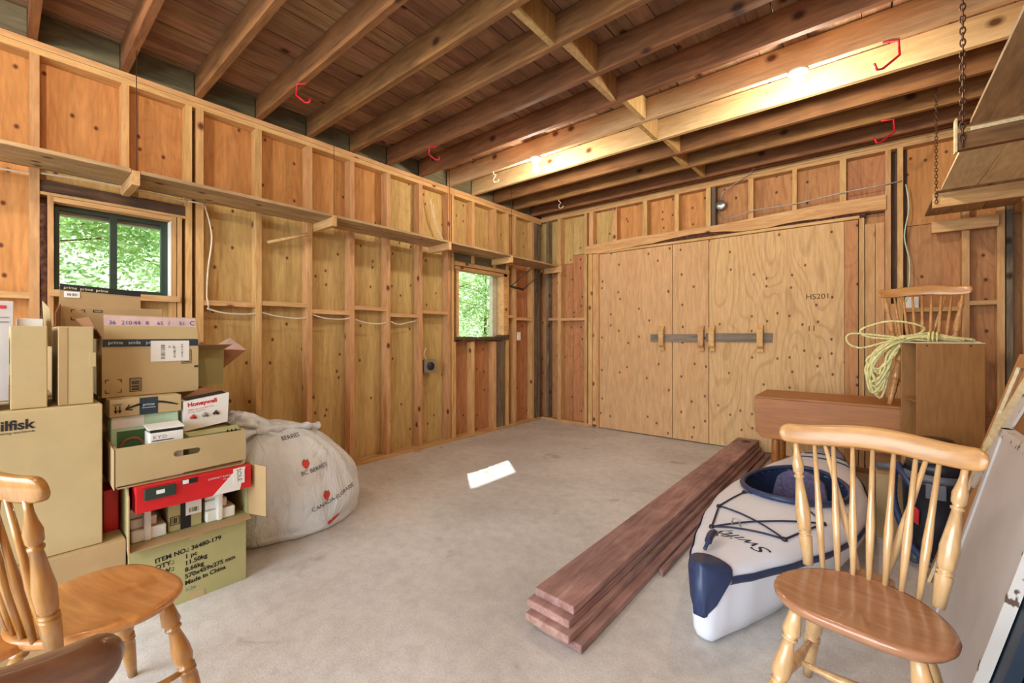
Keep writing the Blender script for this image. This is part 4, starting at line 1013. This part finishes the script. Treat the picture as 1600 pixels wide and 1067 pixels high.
# ------------------------------------------------------------------ cardboard boxes
def wbox(name, x0, x1, y0, y1, z0, z1, mat, par, **kw):
    kw.setdefault('bevel', 0.003)
    return bx(name, x0, x1, y0, y1, z0, z1, mat, par, **kw)
def carton(label, x0, x1, y0, y1, z0, z1, mat='card', name='cardboard_box'):
    t = thing(name, label, 'box', ((x0 + x1) / 2, (y0 + y1) / 2, z0))
    wbox('body', x0, x1, y0, y1, z0, z1, mat, t); return t
def open_box(label, x0, x1, y0, y1, z0, z1, mat='card', th=0.005, cat='box', name='open_carton', front=True):
    t = thing(name, label, cat, ((x0 + x1) / 2, (y0 + y1) / 2, z0))
    bx('bottom', x0, x1, y0, y1, z0, z0 + th, mat, t)
    bx('side', x0, x0 + th, y0, y1, z0 + th, z1, mat, t); bx('side', x0 + th, x1 - th, y0, y0 + th, z0 + th, z1, mat, t); bx('side', x0 + th, x1 - th, y1 - th, y1, z0 + th, z1, mat, t)
    if front: bx('side', x1 - th, x1, y0, y1, z0 + th, z1, mat, t)
    return t
def rect_x(name, x, y0, y1, z0, z1, mat, par, th=0.0012): return bx(name, x, x + th, y0, y1, z0, z1, mat, par)
def corner_marks(x, y0, y1, z0, z1, par, s=0.015, w_=0.003):
    mb = MB()
    for (y, sy) in ((y0, 1), (y1, -1)):
        for (z, sz) in ((z0, 1), (z1, -1)):
            a, b = sorted((y, y + sy * s)); c, d = sorted((z, z + sz * w_)); mb.box(x, x + 0.001, a, b, c, d)
            a, b = sorted((y, y + sy * w_)); c, d = sorted((z, z + sz * s)); mb.box(x, x + 0.001, a, b, c, d)
    mk('corner_marks', mb, 'ink', par, world=True, kind='stuff')
def barcode(x, y0, y1, z0, z1, par, horiz=True, seed=1, frame=True, mat='ink'):
    mb = MB(); r = random.Random(seed)
    if frame:
        w_ = 0.003
        mb.box(x, x + .001, y0, y1, z0, z0 + w_).box(x, x + .001, y0, y1, z1 - w_, z1).box(x, x + .001, y0, y0 + w_, z0, z1).box(x, x + .001, y1 - w_, y1, z0, z1)
    p = (z0 if horiz else y0) + 0.007; e = (z1 if horiz else y1) - 0.006
    while p < e:
        q = min(e, p + r.choice((0.002, 0.004, 0.006)))
        if horiz: mb.box(x, x + .001, y0 + .007, y1 - .007, p, q)
        else: mb.box(x, x + .001, p, q, z0 + .007, z1 - .007)
        p = q + r.choice((0.002, 0.003, 0.005))
    mk('barcode', mb, mat, par, world=True, kind='stuff')
def arrow_up(x, y, z, s, par, down=False, name='arrow_mark'):
    mb = MB(); d = -1 if down else 1
    mb.box(x, x + .001, y - 0.002, y + 0.002, z - s, z + s)
    mb.add([(x + .001, y - 0.007, z + d * (s - 0.012)), (x + .001, y + 0.007, z + d * (s - 0.012)), (x + .001, y, z + d * s + d * 0.002)], [(0, 1, 2)])
    mk(name, mb, 'ink', par, world=True)

b1 = carton('long low tan carton on the floor under the big printed box', -3.12, -2.47, -0.75, 0.355, 0, 0.372, 'card2')
b1b = carton('tan carton edge beside the stack, under the big box', -3.7, -3.13, -0.7, 0.80, 0, 0.96, 'card2'); b1b['label'] = 'large carton at the back of the stack against the left wall'
big = carton('big tan box with bold black lettering and a glass symbol, under the two upright boxes', -3.10, -2.5, -0.42, 0.284, 0.374, 0.962, 'card')
text('Nilfisk', 0.052, (-2.4985, 0.090, 0.893), RX, UZ, 'black', big, bold=0.0012, space=0.95, align='RIGHT')
text('cleaning worldwide', 0.013, (-2.4985, 0.092, 0.878), RX, UZ, 'black', big, shear=0.2, align='RIGHT')
for yy in (0.072, 0.0):
    mb = MB(); x = -2.4995
    mb.prism([(yy - 0.016, 0.478), (yy + 0.014, 0.482), (yy + 0.013, 0.465), (yy + 0.004, 0.452), (yy - 0.006, 0.452), (yy - 0.016, 0.462)], x, x + 0.0015, lambda p, z: (z, p[0], p[1]))
    mb.box(x, x + .0015, yy - 0.003, yy + 0.001, 0.435, 0.453).box(x, x + .0015, yy - 0.014, yy + 0.012, 0.432, 0.435)
    mk('fragile_mark', mb, 'black', big, world=True)
# upright boxes
for (y0, y1, z1, lbl, k) in ((0.030, 0.128, 1.29, 'tall narrow tan box, left of the two upright boxes on the big box', 0), (0.158, 0.262, 1.29, 'tall narrow tan box with a tab, right of the two upright boxes', 1)):
    t = thing('cardboard_box', lbl, 'box', (-2.7, (y0 + y1) / 2, 0.963))
    wbox('body', -2.88, -2.55, y0, y1, 0.964, z1, 'card', t)
    if k: wbox('tab', -2.549, -2.545, y1 - 0.012, y1 + 0.006, 1.12, 1.18, 'card', t, bevel=0); rect_x('side_fold', -2.5495, y0 + 0.001, y0 + 0.026, 0.968, 1.285, 'card2', t)
    else: bx('side_tab', -2.56, -2.552, y0 - 0.004, y0, 1.10, 1.14, 'card', t); bx('side_tab', -2.56, -2.552, y0 - 0.004, y0, 1.0, 1.06, 'carddark', t)
wb1 = carton('white slim box at the left picture edge beside the upright boxes', -2.80, -2.56, -0.035, -0.002, 0.964, 1.25, 'greycard', 'slim_box'); rect_x('printed_patch', -2.559, -0.03, -0.012, 1.15, 1.2, 'redink', wb1)
lf = carton('white leaflet box with red mark standing behind the upright boxes', -2.98, -2.92, -0.03, 0.045, 0.964, 1.405, 'greycard', 'slim_box'); rect_x('printed_mark', -2.919, 0.0, 0.022, 1.37, 1.385, 'redink', lf); rect_x('printed_lines', -2.919, -0.02, 0.03, 1.33, 1.334, 'grey', lf); rect_x('printed_lines', -2.919, -0.02, 0.03, 1.31, 1.314, 'grey', lf)
carton('pale flat carton on end behind the upright boxes', -3.05, -2.95, 0.055, 0.135, 0.964, 1.33, 'white')
# item no. box with open-fronted upper carton
it = carton('olive carton printed ITEM NO. on the floor beside the white bag', -2.93, -2.47, 0.361, 0.821, 0, 0.322, 'cardg')
ln = [('ITEM NO.: 36480-179', 0.385), ('QTY.:', 0.385), ('G.W.:', 0.385)]
z = 0.262
RT = (0, 1, 0.07)
text('ITEM NO.: 36480-179', 0.0285, (-2.4685, 0.452, 0.226), RT, UZ, 'black', it, bold=0.0008)
for i, (a, b) in enumerate((('QTY.:', '1 pc'), ('G.W.:', '11.50kg'), ('N.W.:', '8.66kg'), ('MEAS.:', '570x459x275 mm'), ('', 'Made in China'))):
    zz = 0.226 - 0.031 * (i + 1)
    if a: text(a, 0.0285, (-2.4685, 0.452, zz), RT, UZ, 'black', it, bold=0.0008)
    text(b, 0.0285, (-2.4685, 0.562, zz + 0.008), RT, UZ, 'black', it, bold=0.0008)
text('1/24', 0.024, (-2.4685, 0.562, 0.048), RX, UZ, 'grey', it)
rect_x('tape_strip', -2.4695, 0.58, 0.64, 0.0, 0.035, 'card', it); rect_x('tape_strip', -2.4695, 0.58, 0.64, 0.285, 0.32, 'card', it)
oc = open_box('open-fronted tan carton with foam pieces, between the tray and the ITEM NO. box', -2.93, -2.475, 0.361, 0.834, 0.324, 0.592, 'cardg', front=False)
mk('front_flap', MB().quadbox((-2.475, 0.363, 0.326), (-2.475, 0.832, 0.326), (-2.425, 0.832, 0.318), (-2.425, 0.363, 0.318), (0, 0, 0.004)), 'card2', oc, world=True)
mk('side_flap', MB().quadbox((-2.474, 0.832, 0.33), (-2.34, 0.866, 0.34), (-2.34, 0.866, 0.59), (-2.474, 0.832, 0.592), (-0.002, 0.004, 0)), 'card2', oc, world=True)
mk('side_flap', MB().quadbox((-2.475, 0.361, 0.325), (-2.42, 0.359, 0.30), (-2.42, 0.359, 0.56), (-2.475, 0.361, 0.592), (0, -0.004, 0)), 'card2', oc, world=True)
def foam(label, y0, y1, seed):
    t = thing('foam_insert', label, 'foam', (-2.56, (y0 + y1) / 2, 0.33)); r = random.Random(seed); w_ = (y1 - y0)
    wbox('block', -2.62, -2.50, y0, y1, 0.3305, 0.385, 'foam', t, bevel=0.006); wbox('block', -2.64, -2.52, y0, y0 + w_ * 0.75, 0.386, 0.43, 'foam', t, bevel=0.006)
    wbox('block', -2.62, -2.49, y0 + w_ * 0.35, y0 + w_ * 0.55, 0.3305, 0.47, 'foam', t, bevel=0.006); wbox('block', -2.66, -2.53, y0, y0 + w_ * 0.6, 0.431, 0.475, 'foam', t, bevel=0.006)
foam('white foam packing piece at the left in the open-fronted carton', 0.375, 0.50, 1); foam('white foam packing piece at the right in the open-fronted carton', 0.655, 0.78, 2)
sb = carton('small tan parcel with black tape and white label inside the open-fronted carton', -2.66, -2.515, 0.51, 0.64, 0.3305, 0.475, 'cardg', 'parcel')
rect_x('black_tape', -2.5145, 0.555, 0.595, 0.332, 0.474, 'black', sb); barcode(-2.514, 0.515, 0.552, 0.36, 0.40, sb, False, 3); rect_x('white_label', -2.5135, 0.575, 0.638, 0.39, 0.455, 'white', sb); barcode(-2.5118, 0.582, 0.632, 0.395, 0.43, sb, False, 4, False, 'leafg')
rd = thing('red_box', 'long red box with white corner and SOLE written on it, under the tray', 'box', (-2.65, 0.62, 0.48))
wbox('body', -2.70, -2.42, 0.378, 0.826, 0.482, 0.594, 'red', rd)
mk('white_corner', MB().prism([(0.66, 0.483), (0.775, 0.483), (0.80, 0.593), (0.765, 0.593)], -2.4195, -2.418, lambda p, z: (z, p[0], p[1])), 'white', rd, world=True)
rect_x('sticker', -2.4175, 0.745, 0.795, 0.515, 0.592, 'white', rd); text('SOLE', 0.028, (-2.4158, 0.76, 0.588), (0, 0.08, -1), (0, 1, 0.08), 'black', rd)
wbox('clear_window', -2.4195, -2.405, 0.405, 0.515, 0.535, 0.585, 'wframe', rd); rect_x('printed_patch', -2.4045, 0.445, 0.475, 0.555, 0.572, 'white', rd)
rect_x('printed_patch', -2.4195, 0.54, 0.60, 0.567, 0.59, 'black', rd); rect_x('printed_patch', -2.418, 0.542, 0.565, 0.57, 0.588, 'white', rd)
text('COMPACT ROTARY TOOL', 0.012, (-2.4185, 0.64, 0.562), RX, UZ, 'white', rd); text('with case and bits', 0.009, (-2.4185, 0.70, 0.550), RX, UZ, 'white', rd)
rbx = carton('red box on its side in the shadow between the big box and the open carton', -2.78, -2.62, 0.30, 0.352, 0.374, 0.56, 'red', 'red_box')
# tray with handle hole
ty = thing('carton_tray', 'open tan tray with an oval handle hole, holding small boxes', 'tray', (-2.7, 0.566, 0.596))
th = 0.006; y0, y1, z0, z1 = 0.318, 0.812, 0.596, 0.772
bx('bottom', -2.95, -2.456, y0, y1, z0, z0 + th, 'card2', ty)
bx('side', -2.95, -2.944, y0, y1, z0, z1, 'card2', ty); bx('side', -2.944, -2.456, y0, y0 + th, z0, z1, 'card2', ty); bx('side', -2.944, -2.456, y1 - th, y1, z0, z1, 'card2', ty)
# front with hole: outer rectangle bridged to an oval
hy0, hy1, hz, hr = 0.53, 0.605, 0.708, 0.014
oval = [(hy1 + hr * math.cos(a), hz + hr * math.sin(a)) for a in [(-90 + 22.5 * i) * math.pi / 180 for i in range(9)]] + [(hy0 + hr * math.cos(a), hz + hr * math.sin(a)) for a in [(90 + 22.5 * i) * math.pi / 180 for i in range(9)]]
outer = []
cy_, cz_ = (y0 + y1) / 2, hz
for (a, b) in oval:
    dy, dz = a - cy_, b - cz_
    ts = [((y1 - cy_) / dy) if dy > 1e-9 else ((y0 - cy_) / dy if dy < -1e-9 else 1e9), ((z1 - cz_) / dz) if dz > 1e-9 else ((z0 - cz_) / dz if dz < -1e-9 else 1e9)]
    t_ = min(ts); outer.append((cy_ + dy * t_, cz_ + dz * t_))
vs = []; fs = []; nn = len(oval)
for xx in (-2.456, -2.45):
    vs += [(xx, a, b) for a, b in oval] + [(xx, a, b) for a, b in outer]
for i in range(nn):
    j = (i + 1) % nn
    fs.append((i, j, nn + j, nn + i)); fs.append((2 * nn + j, 2 * nn + i, 3 * nn + i, 3 * nn + j)); fs.append((i, 2 * nn + i, 2 * nn + j, j))
# corner fillers
def corner_fill(cy, cz):
    best = sorted(range(nn), key=lambda i: (outer[i][0] - cy) ** 2 + (outer[i][1] - cz) ** 2)
    i = max(k for k in range(nn) if False) if False else None
    for k in range(nn):
        j = (k + 1) % nn; a, b = outer[k], outer[j]
        if abs(a[0] - b[0]) > 1e-6 and abs(a[1] - b[1]) > 1e-6:
            if min(abs(a[0] - cy), abs(b[0] - cy)) < 1e-6 and min(abs(a[1] - cz), abs(b[1] - cz)) < 1e-6:
                for xx, off in ((-2.456, nn), (-2.45, 3 * nn)):
                    vs.append((xx, cy, cz)); fs.append((off + k, off + j, len(vs) - 1))
for cyy in (y0, y1):
    for czz in (z0, z1): corner_fill(cyy, czz)
mk('front_side', MB().add(vs, fs), 'card', ty, world=True)
mk('torn_corner', MB().quadbox((-2.453, y0 - 0.002, z0), (-2.56, y0 - 0.006, z0 + 0.02), (-2.56, y0 - 0.006, z1 + 0.01), (-2.453, y0 - 0.002, z1 - 0.005), (0, -0.003, 0)), 'card2', ty, world=True)
# contents of the tray
pb = thing('picture_box', 'mint-green and white box with printed photographs at the back of the tray', 'box', (-2.8, 0.43, 0.603))
wbox('body', -2.72, -2.62, 0.325, 0.57, 0.603, 0.882, 'green', pb); rect_x('photo', -2.6195, 0.345, 0.445, 0.70, 0.815, 'leafg', pb); rect_x('photo', -2.6195, 0.455, 0.51, 0.70, 0.815, 'grey', pb)
mb = MB().tube([Vector((-2.617, 0.398 + 0.042 * math.cos(a), 0.735 + 0.045 * math.sin(a))) for a in [i * math.pi / 12 for i in range(13)]], 0.007, 6); mk('printed_mat', mb, 'carddark', pb, world=True); rect_x('white_band', -2.619, 0.327, 0.44, 0.83, 0.88, 'white', pb)
kb_ = thing('small_white_box', 'small white box with an open flap at the front of the tray', 'box', (-2.55, 0.5, 0.70))
wbox('body', -2.58, -2.475, 0.435, 0.558, 0.603, 0.812, 'white', kb_); mk('lid_flap', MB().quadbox((-2.58, 0.43, 0.835), (-2.58, 0.562, 0.835), (-2.476, 0.562, 0.826), (-2.476, 0.43, 0.826), (0, 0, 0.006)), 'white', kb_, world=True)
rect_x('painted_lid_shade', -2.479, 0.437, 0.556, 0.813, 0.825, 'black', kb_); text('KYD', 0.022, (-2.4735, 0.445, 0.785), RX, UZ, 'grey', kb_, space=1.3); rect_x('printed_line', -2.4745, 0.443, 0.52, 0.775, 0.779, 'ink', kb_)  # black strip paints the shade between the body and the lid flap
hw_ = thing('white_product_box', 'white box with red lettering and small product photos, open at the top', 'box', (-2.7, 0.69, 0.78))
mk('body', MB().quadbox((-2.60, 0.590, 0.778), (-2.60, 0.775, 0.80), (-2.60, 0.782, 0.952), (-2.60, 0.586, 0.925), (-0.09, 0, 0)), 'white', hw_, world=True)
mk('painted_inside_shade', MB().quadbox((-2.685, 0.60, 0.93), (-2.685, 0.77, 0.955), (-2.61, 0.77, 0.953), (-2.61, 0.60, 0.93), (0, 0, 0.002)), 'black', hw_, world=True)  # black sheet on the solid body paints the shade inside the open box
mk('top_flap', MB().quadbox((-2.69, 0.588, 0.927), (-2.69, 0.68, 0.978), (-2.688, 0.782, 0.955), (-2.688, 0.70, 0.94), (-0.003, 0, 0)), 'carddark', hw_, world=True)
up_ = (0, -0.02, 1); rt_ = (0, 1, 0.11)
text('Honeywell', 0.029, (-2.5985, 0.603, 0.897), rt_, up_, 'redink', hw_, bold=0.001); text('HEPA type air purifier filter', 0.010, (-2.5985, 0.604, 0.877), rt_, up_, 'redink', hw_); text('genuine replacement', 0.009, (-2.5985, 0.604, 0.866), rt_, up_, 'grey', hw_)
for i, (yy, mt) in enumerate(((0.625, 'redink'), (0.675, 'grey'), (0.722, 'ink'))): mk('product_photo', MB().tube([(-2.597, yy - 0.012, 0.84 + 0.004 * i), (-2.597, yy, 0.85 + 0.004 * i), (-2.597, yy + 0.012, 0.838 + 0.004 * i)], [0.006, 0.010, 0.005], 6), mt, hw_, world=True)
oc2 = thing('open_carton', 'olive opened carton lying in the tray under the white red-lettered box', 'box', (-2.6, 0.69, 0.61)); oc2['label'] = 'olive opened carton in the tray under the white lettered box'
wbox('body', -2.72, -2.50, 0.585, 0.80, 0.604, 0.765, 'cardg', oc2)
mk('lifted_flap', MB().quadbox((-2.50, 0.585, 0.766), (-2.50, 0.80, 0.768), (-2.60, 0.82, 0.774), (-2.60, 0.585, 0.770), (0, 0, 0.004)), 'cardg', oc2, world=True)
for k in range(3): arrow_up(-2.4985, 0.745 + 0.018 * k, 0.775 - 0.01, 0.012, oc2)
# parcel with arrow tape
am = carton('long tan parcel with curved arrow and dark tape, under the large printed carton', -2.95, -2.60, 0.318, 0.578, 0.884, 0.963, 'card', 'parcel')
rect_x('dark_tape', -2.5995, 0.42, 0.487, 0.8845, 0.963, 'tape', am)
mb = MB()
arc = [(0.372 + 0.19 * i / 14, 0.918 + 0.022 * math.sin(math.pi * i / 14)) for i in range(15)]
for seg in (arc[0:5], arc[8:15]): mb.tube([(-2.5985, a, b) for a, b in seg], [0.003 + 0.0028 * math.sin(math.pi * min(1, (arc.index(q) + 1) / 15)) for q in seg], 5)
mb.tube([(-2.5985, 0.385, 0.936), (-2.5985, 0.372, 0.915), (-2.5985, 0.395, 0.912)], 0.003, 5)
mk('curved_arrow', mb, 'black', am, world=True, kind='stuff')
text('prime', 0.018, (-2.598, 0.432, 0.925), RX, UZ, 'taped', am); rect_x('tape_print', -2.598, 0.43, 0.478, 0.915, 0.917, 'taped', am)
for yy in (0.338, 0.352): arrow_up(-2.5985, yy, 0.918, 0.016, am, True)
rect_x('mark_line', -2.5985, 0.33, 0.36, 0.939, 0.9415, 'ink', am)
# large open carton
la = thing('open_carton', 'large open tan carton with dark tape, white shipping label and bar codes', 'box', (-2.9, 0.49, 0.966))
X = -2.70; th = 0.006
bx('bottom', -3.08, X, 0.305, 0.672, 0.966, 0.972, 'card', la)
for (xa, xb, ya, yb) in ((X - th, X, 0.305, 0.672), (-3.08, -3.08 + th, 0.305, 0.672), (-3.08 + th, X - th, 0.305, 0.305 + th), (-3.08 + th, X - th, 0.672 - th, 0.672)): bx('side', xa, xb, ya, yb, 0.972, 1.235, 'card', la)
mk('front_flap', MB().quadbox((X, 0.312, 1.236), (X, 0.670, 1.236), (X - 0.02, 0.664, 1.345), (X - 0.02, 0.312, 1.35), (-0.004, 0, 0)), 'card', la, world=True)
mk('flap_tape', MB().quadbox((X - 0.0125, 0.313, 1.30), (X - 0.0125, 0.665, 1.295), (X - 0.018, 0.663, 1.341), (X - 0.018, 0.313, 1.346), (0.0015, 0, 0)), 'lavtape', la, world=True)
for i in range(8):
    text(('36', '210', '44', '8', '65', '/', '51', 'C')[i], 0.026 if i < 7 else 0.034, (X - 0.0095, 0.328 + 0.044 * i, 1.305), RX, (-0.15, 0, 1), 'blueink', la)
mk('side_flap', MB().quadbox((X, 0.305, 1.236), (X - 0.2, 0.30, 1.236), (X - 0.2, 0.235, 1.33), (X, 0.262, 1.335), (0, 0.003, 0.002)), 'carddark', la, world=True)
rect_x('dark_tape', X + 0.0005, 0.306, 0.671, 1.20, 1.2345, 'tape', la)
text('prime   smile   prime', 0.022, (X + 0.0018, 0.325, 1.212), RX, UZ, 'taped', la); 
rect_x('shipping_label', X + 0.001, 0.478, 0.632, 1.125, 1.227, 'white', la)
barcode(X + 0.0024, 0.51, 0.54, 1.13, 1.215, la, True, 7, False, 'grey'); barcode(X + 0.0024, 0.56, 0.582, 1.135, 1.205, la, True, 8, False, 'grey'); barcode(X + 0.0024, 0.592, 0.612, 1.135, 1.215, la, True, 9, False, 'grey')
text('A 2', 0.018, (X + 0.0026, 0.545, 1.19), RX, UZ, 'ink', la)
barcode(X + 0.0008, 0.40, 0.443, 0.985, 1.05, la, True, 10); barcode(X + 0.0006, 0.60, 0.642, 1.11, 1.18, la, True, 11); corner_marks(X + 0.0008, 0.315, 0.372, 0.985, 1.048, la); rect_x('printed_block', X + 0.0006, 0.654, 0.671, 1.088, 1.098, 'black', la)
# small opened carton at the right
sr = open_box('small opened olive carton with raised flaps behind the large carton', -3.2, -2.96, 0.68, 0.86, 0.962, 1.17, 'cardg')
mk('flap', MB().quadbox((-2.96, 0.68, 1.17), (-2.96, 0.86, 1.17), (-2.84, 0.87, 1.20), (-2.84, 0.68, 1.20), (0, 0, 0.004)), 'card2', sr, world=True)
mk('flap', MB().quadbox((-2.96, 0.86, 1.17), (-3.2, 0.86, 1.17), (-3.18, 0.96, 1.235), (-2.95, 0.98, 1.16), (0, 0.001, 0.004)), 'lavtape', sr, world=True)
mk('flap', MB().quadbox((-2.96, 0.862, 1.17), (-2.96, 0.862, 1.06), (-2.95, 0.97, 1.155), (-2.95, 0.98, 1.16), (0, 0.001, 0.003)), 'carddark', sr, world=True)
# back cartons in front of the window
bk1 = thing('open_carton', 'tan carton with dark taped flap and white label before the two-pane window', 'box', (-3.2, 0.35, 0.962))
wbox('body', -3.45, -3.12, 0.17, 0.55, 0.963, 1.30, 'card2', bk1)
mk('raised_flap', MB().quadbox((-3.12, 0.19, 1.30), (-3.12, 0.51, 1.30), (-3.10, 0.505, 1.495), (-3.10, 0.198, 1.51), (-0.004, 0, 0)), 'card2', bk1, world=True)
mk('dark_tape', MB().quadbox((-3.1015, 0.198, 1.482), (-3.1015, 0.506, 1.468), (-3.099, 0.506, 1.496), (-3.099, 0.198, 1.512), (0.0015, 0, 0)), 'black', bk1, world=True)
text('prime  prime  prime', 0.02, (-3.098, 0.21, 1.488), (0, 1, -0.05), (0, 0.05, 1), 'deck', bk1)
rect_x('white_label', -3.108, 0.212, 0.268, 1.445, 1.475, 'white', bk1, th=0.006); barcode(-3.1015, 0.216, 0.264, 1.447, 1.473, bk1, False, 12, False, 'grey')
bk2 = thing('open_carton', 'tan open carton with corner marks just behind the large taped carton', 'box', (-3.0, 0.4, 0.963))
wbox('body', -3.115, -3.085, 0.20, 0.60, 0.963, 1.40, 'card2', bk2); corner_marks(-3.0845, 0.235, 0.285, 1.33, 1.385, bk2); barcode(-3.0845, 0.315, 0.35, 1.372, 1.385, bk2, True, 13)
mk('side_flap', MB().quadbox((-3.085, 0.20, 1.41), (-2.96, 0.175, 1.36), (-2.96, 0.175, 1.2), (-3.085, 0.20, 1.2), (0, -0.003, 0)), 'carddark', bk2, world=True)
mk('side_flap', MB().quadbox((-3.085, 0.14, 1.42), (-3.0, 0.16, 1.38), (-3.0, 0.17, 1.2), (-3.085, 0.15, 1.2), (0, -0.003, 0)), 'card', bk2, world=True)

# ------------------------------------------------------------------ white plastic bag
bg_t = thing('plastic_sack', 'large stuffed white plastic sack with strawberry print slumped by the boxes', 'sack', (-2.98, 1.25, 0))
def bag_surface():
    nu, nv = 96, 60; vs = []; fs = []
    for i in range(nv + 1):
        v = i / nv
        z = 0.70 * v
        # radius profile: broad at the base, rounding over at the top towards the gathered neck
        prof = (math.sin(min(1, v * 4.5) * math.pi / 2) * 0.12 + 0.88) * math.sqrt(max(0.0, 1 - (max(0, v - 0.18) / 0.8201) ** 2.1))
        for j in range(nu):
            a = 2 * math.pi * j / nu
            c, s = math.cos(a), math.sin(a)
            rx = 0.35 * prof; ry = 0.45 * prof
            cx_ = -3.0; cyy = 1.28 - 0.16 * v * v
            w1 = 0.05 * noise.noise(Vector((c * 1.6, s * 1.6, v * 2.0))) + 0.022 * noise.noise(Vector((c * 5, s * 5, v * 5 + 4)))
            fold = 0.024 * v * math.sin(a * 17 + 3 * noise.noise(Vector((c * 2, s * 2, v * 2))) ) * (1 if v > 0.35 else v / 0.35)
            k = 1 + w1 * 1.6 + fold * 1.4
            if v < 0.06: k *= 1.03
            vs.append((cx_ + rx * k * c, cyy + ry * k * s, max(0.004, z + 0.02 * noise.noise(Vector((c * 2, s * 2, 9))) * v)))
    for i in range(nv):
        for j in range(nu): fs.append((i * nu + j, i * nu + (j + 1) % nu, (i + 1) * nu + (j + 1) % nu, (i + 1) * nu + j))
    fs.append(tuple(range(nu))[::-1])
    return vs, fs
bvv, bff = bag_surface()
mk('sack_body', MB().add(bvv, bff, True), 'bag', bg_t, world=True)
# gathered neck flopping towards the boxes
nk = []; nf = []; nu = 40
path = smoothpath([(-3.0, 1.12, 0.60), (-2.97, 1.02, 0.69), (-2.98, 0.95, 0.725), (-3.0, 0.90, 0.735), (-3.02, 0.86, 0.72)], 6)
rad = [0.20, 0.18, 0.165, 0.155, 0.145, 0.135] + [0.13 - 0.002 * i for i in range(30)]
mbn = MB()
for i, p in enumerate(path):
    r_ = rad[i] * 0.62
    for j in range(nu):
        a = 2 * math.pi * j / nu; k = 1 + 0.12 * math.sin(a * 9 + i * 0.25) + 0.25 * noise.noise(Vector((math.cos(a) * 2, math.sin(a) * 2, i * 0.25)))
        nk.append(Vector((p.x + r_ * 1.25 * k * math.cos(a), p.y + 0.02 * math.sin(a), p.z + r_ * k * math.sin(a) * 0.75)))
for i in range(len(path) - 1):
    for j in range(nu): nf.append((i * nu + j, i * nu + (j + 1) % nu, (i + 1) * nu + (j + 1) % nu, (i + 1) * nu + j))
nf.append(tuple(range((len(path) - 1) * nu, len(path) * nu)))
mk('gathered_neck', MB().add(nk, nf, True), 'bag', bg_t, world=True)
# knotted ridge on top
rg = smoothpath([(-2.86, 0.93, 0.66), (-2.86, 1.05, 0.675), (-2.87, 1.18, 0.665), (-2.89, 1.30, 0.655), (-2.92, 1.42, 0.635)], 5)
mk('drawn_hem', MB().tube(rg, [0.02 + 0.008 * math.sin(i * 1.7) for i in range(len(rg))], 8), 'bag', bg_t, world=True)
sbvh = BVHTree.FromPolygons([Vector(v) for v in bvv], bff)
def patch(poly, mat, name):
    me_v = []
    for (y, z) in poly:
        h = sbvh.ray_cast(Vector((-1.5, y, z)), Vector((-1, 0, 0.0)))
        me_v.append((h[0] if h[0] is not None else Vector((-2.7, y, z))) + Vector((0.004, 0, 0)))
    mk(name, MB().add(me_v, [tuple(range(len(me_v)))]), mat, bg_t, world=True)
def berry(y, z, s):
    patch([(y - 0.02 * s, z), (y - 0.016 * s, z + 0.016 * s), (y, z + 0.02 * s), (y + 0.016 * s, z + 0.016 * s), (y + 0.02 * s, z), (y + 0.01 * s, z - 0.02 * s), (y, z - 0.028 * s), (y - 0.012 * s, z - 0.018 * s)], 'straw', 'strawberry_print')
    patch([(y - 0.018 * s, z + 0.014 * s), (y - 0.006 * s, z + 0.026 * s), (y + 0.004 * s, z + 0.018 * s), (y + 0.014 * s, z + 0.026 * s), (y + 0.012 * s, z + 0.014 * s), (y, z + 0.012 * s)], 'leafg', 'strawberry_leaf')
berry(1.235, 0.45, 1.1); berry(1.345, 0.235, 1.2)
project_text('BC BERRIES', 0.035, (-2.6, 1.20, 0.385), (0, 1, 0.12), (0, -0.12, 1), sbvh, (-1, 0, 0), 'ink', bg_t, lift=0.004)
project_text('CANADA-ELGRASSE', 0.036, (-2.6, 1.25, 0.155), (0, 1, 0.22), (0, -0.22, 1), sbvh, (-1, 0, 0), 'ink', bg_t, lift=0.004)
project_text('BERRIES', 0.032, (-2.6, 1.13, 0.60), (0, 1, 0.1), (0, -0.1, 1), sbvh, (-1, 0, 0), 'ink', bg_t, lift=0.004)
patch([(1.36, 0.055), (1.45, 0.085), (1.44, 0.06), (1.37, 0.03)], 'straw', 'strawberry_print')

# ------------------------------------------------------------------ groups of look-alikes
GR = {'windsor_chair': 'Windsor chairs around the garage', 'plank': 'planks stacked on the floor', 'utility_hook': 'red hooks on the joists', 'cup_hook': 'pale cup hooks on the joists', 'leafy_tree': 'trees outside the windows',
      'hanging_wire': 'wires holding the wall shelf', 'electrical_cable': 'cables stapled to the framing', 'chain': 'chains of the overhead rack', 'cardboard_box': 'cartons of the stack', 'open_carton': 'opened cartons of the stack', 'foam_insert': 'foam pieces in the open-fronted carton',
      'bulb_holder': 'bare bulbs on the ceiling', 'board_scrap': 'board scraps in the brown frame', 'light_switch': 'switches on the studs', 'parcel': 'small taped parcels in the stack'}
for o in list(bpy.data.objects):
    k = o.name.split('.')[0]
    if k in GR and o.parent is None and 'category' in o: o['group'] = GR[k]
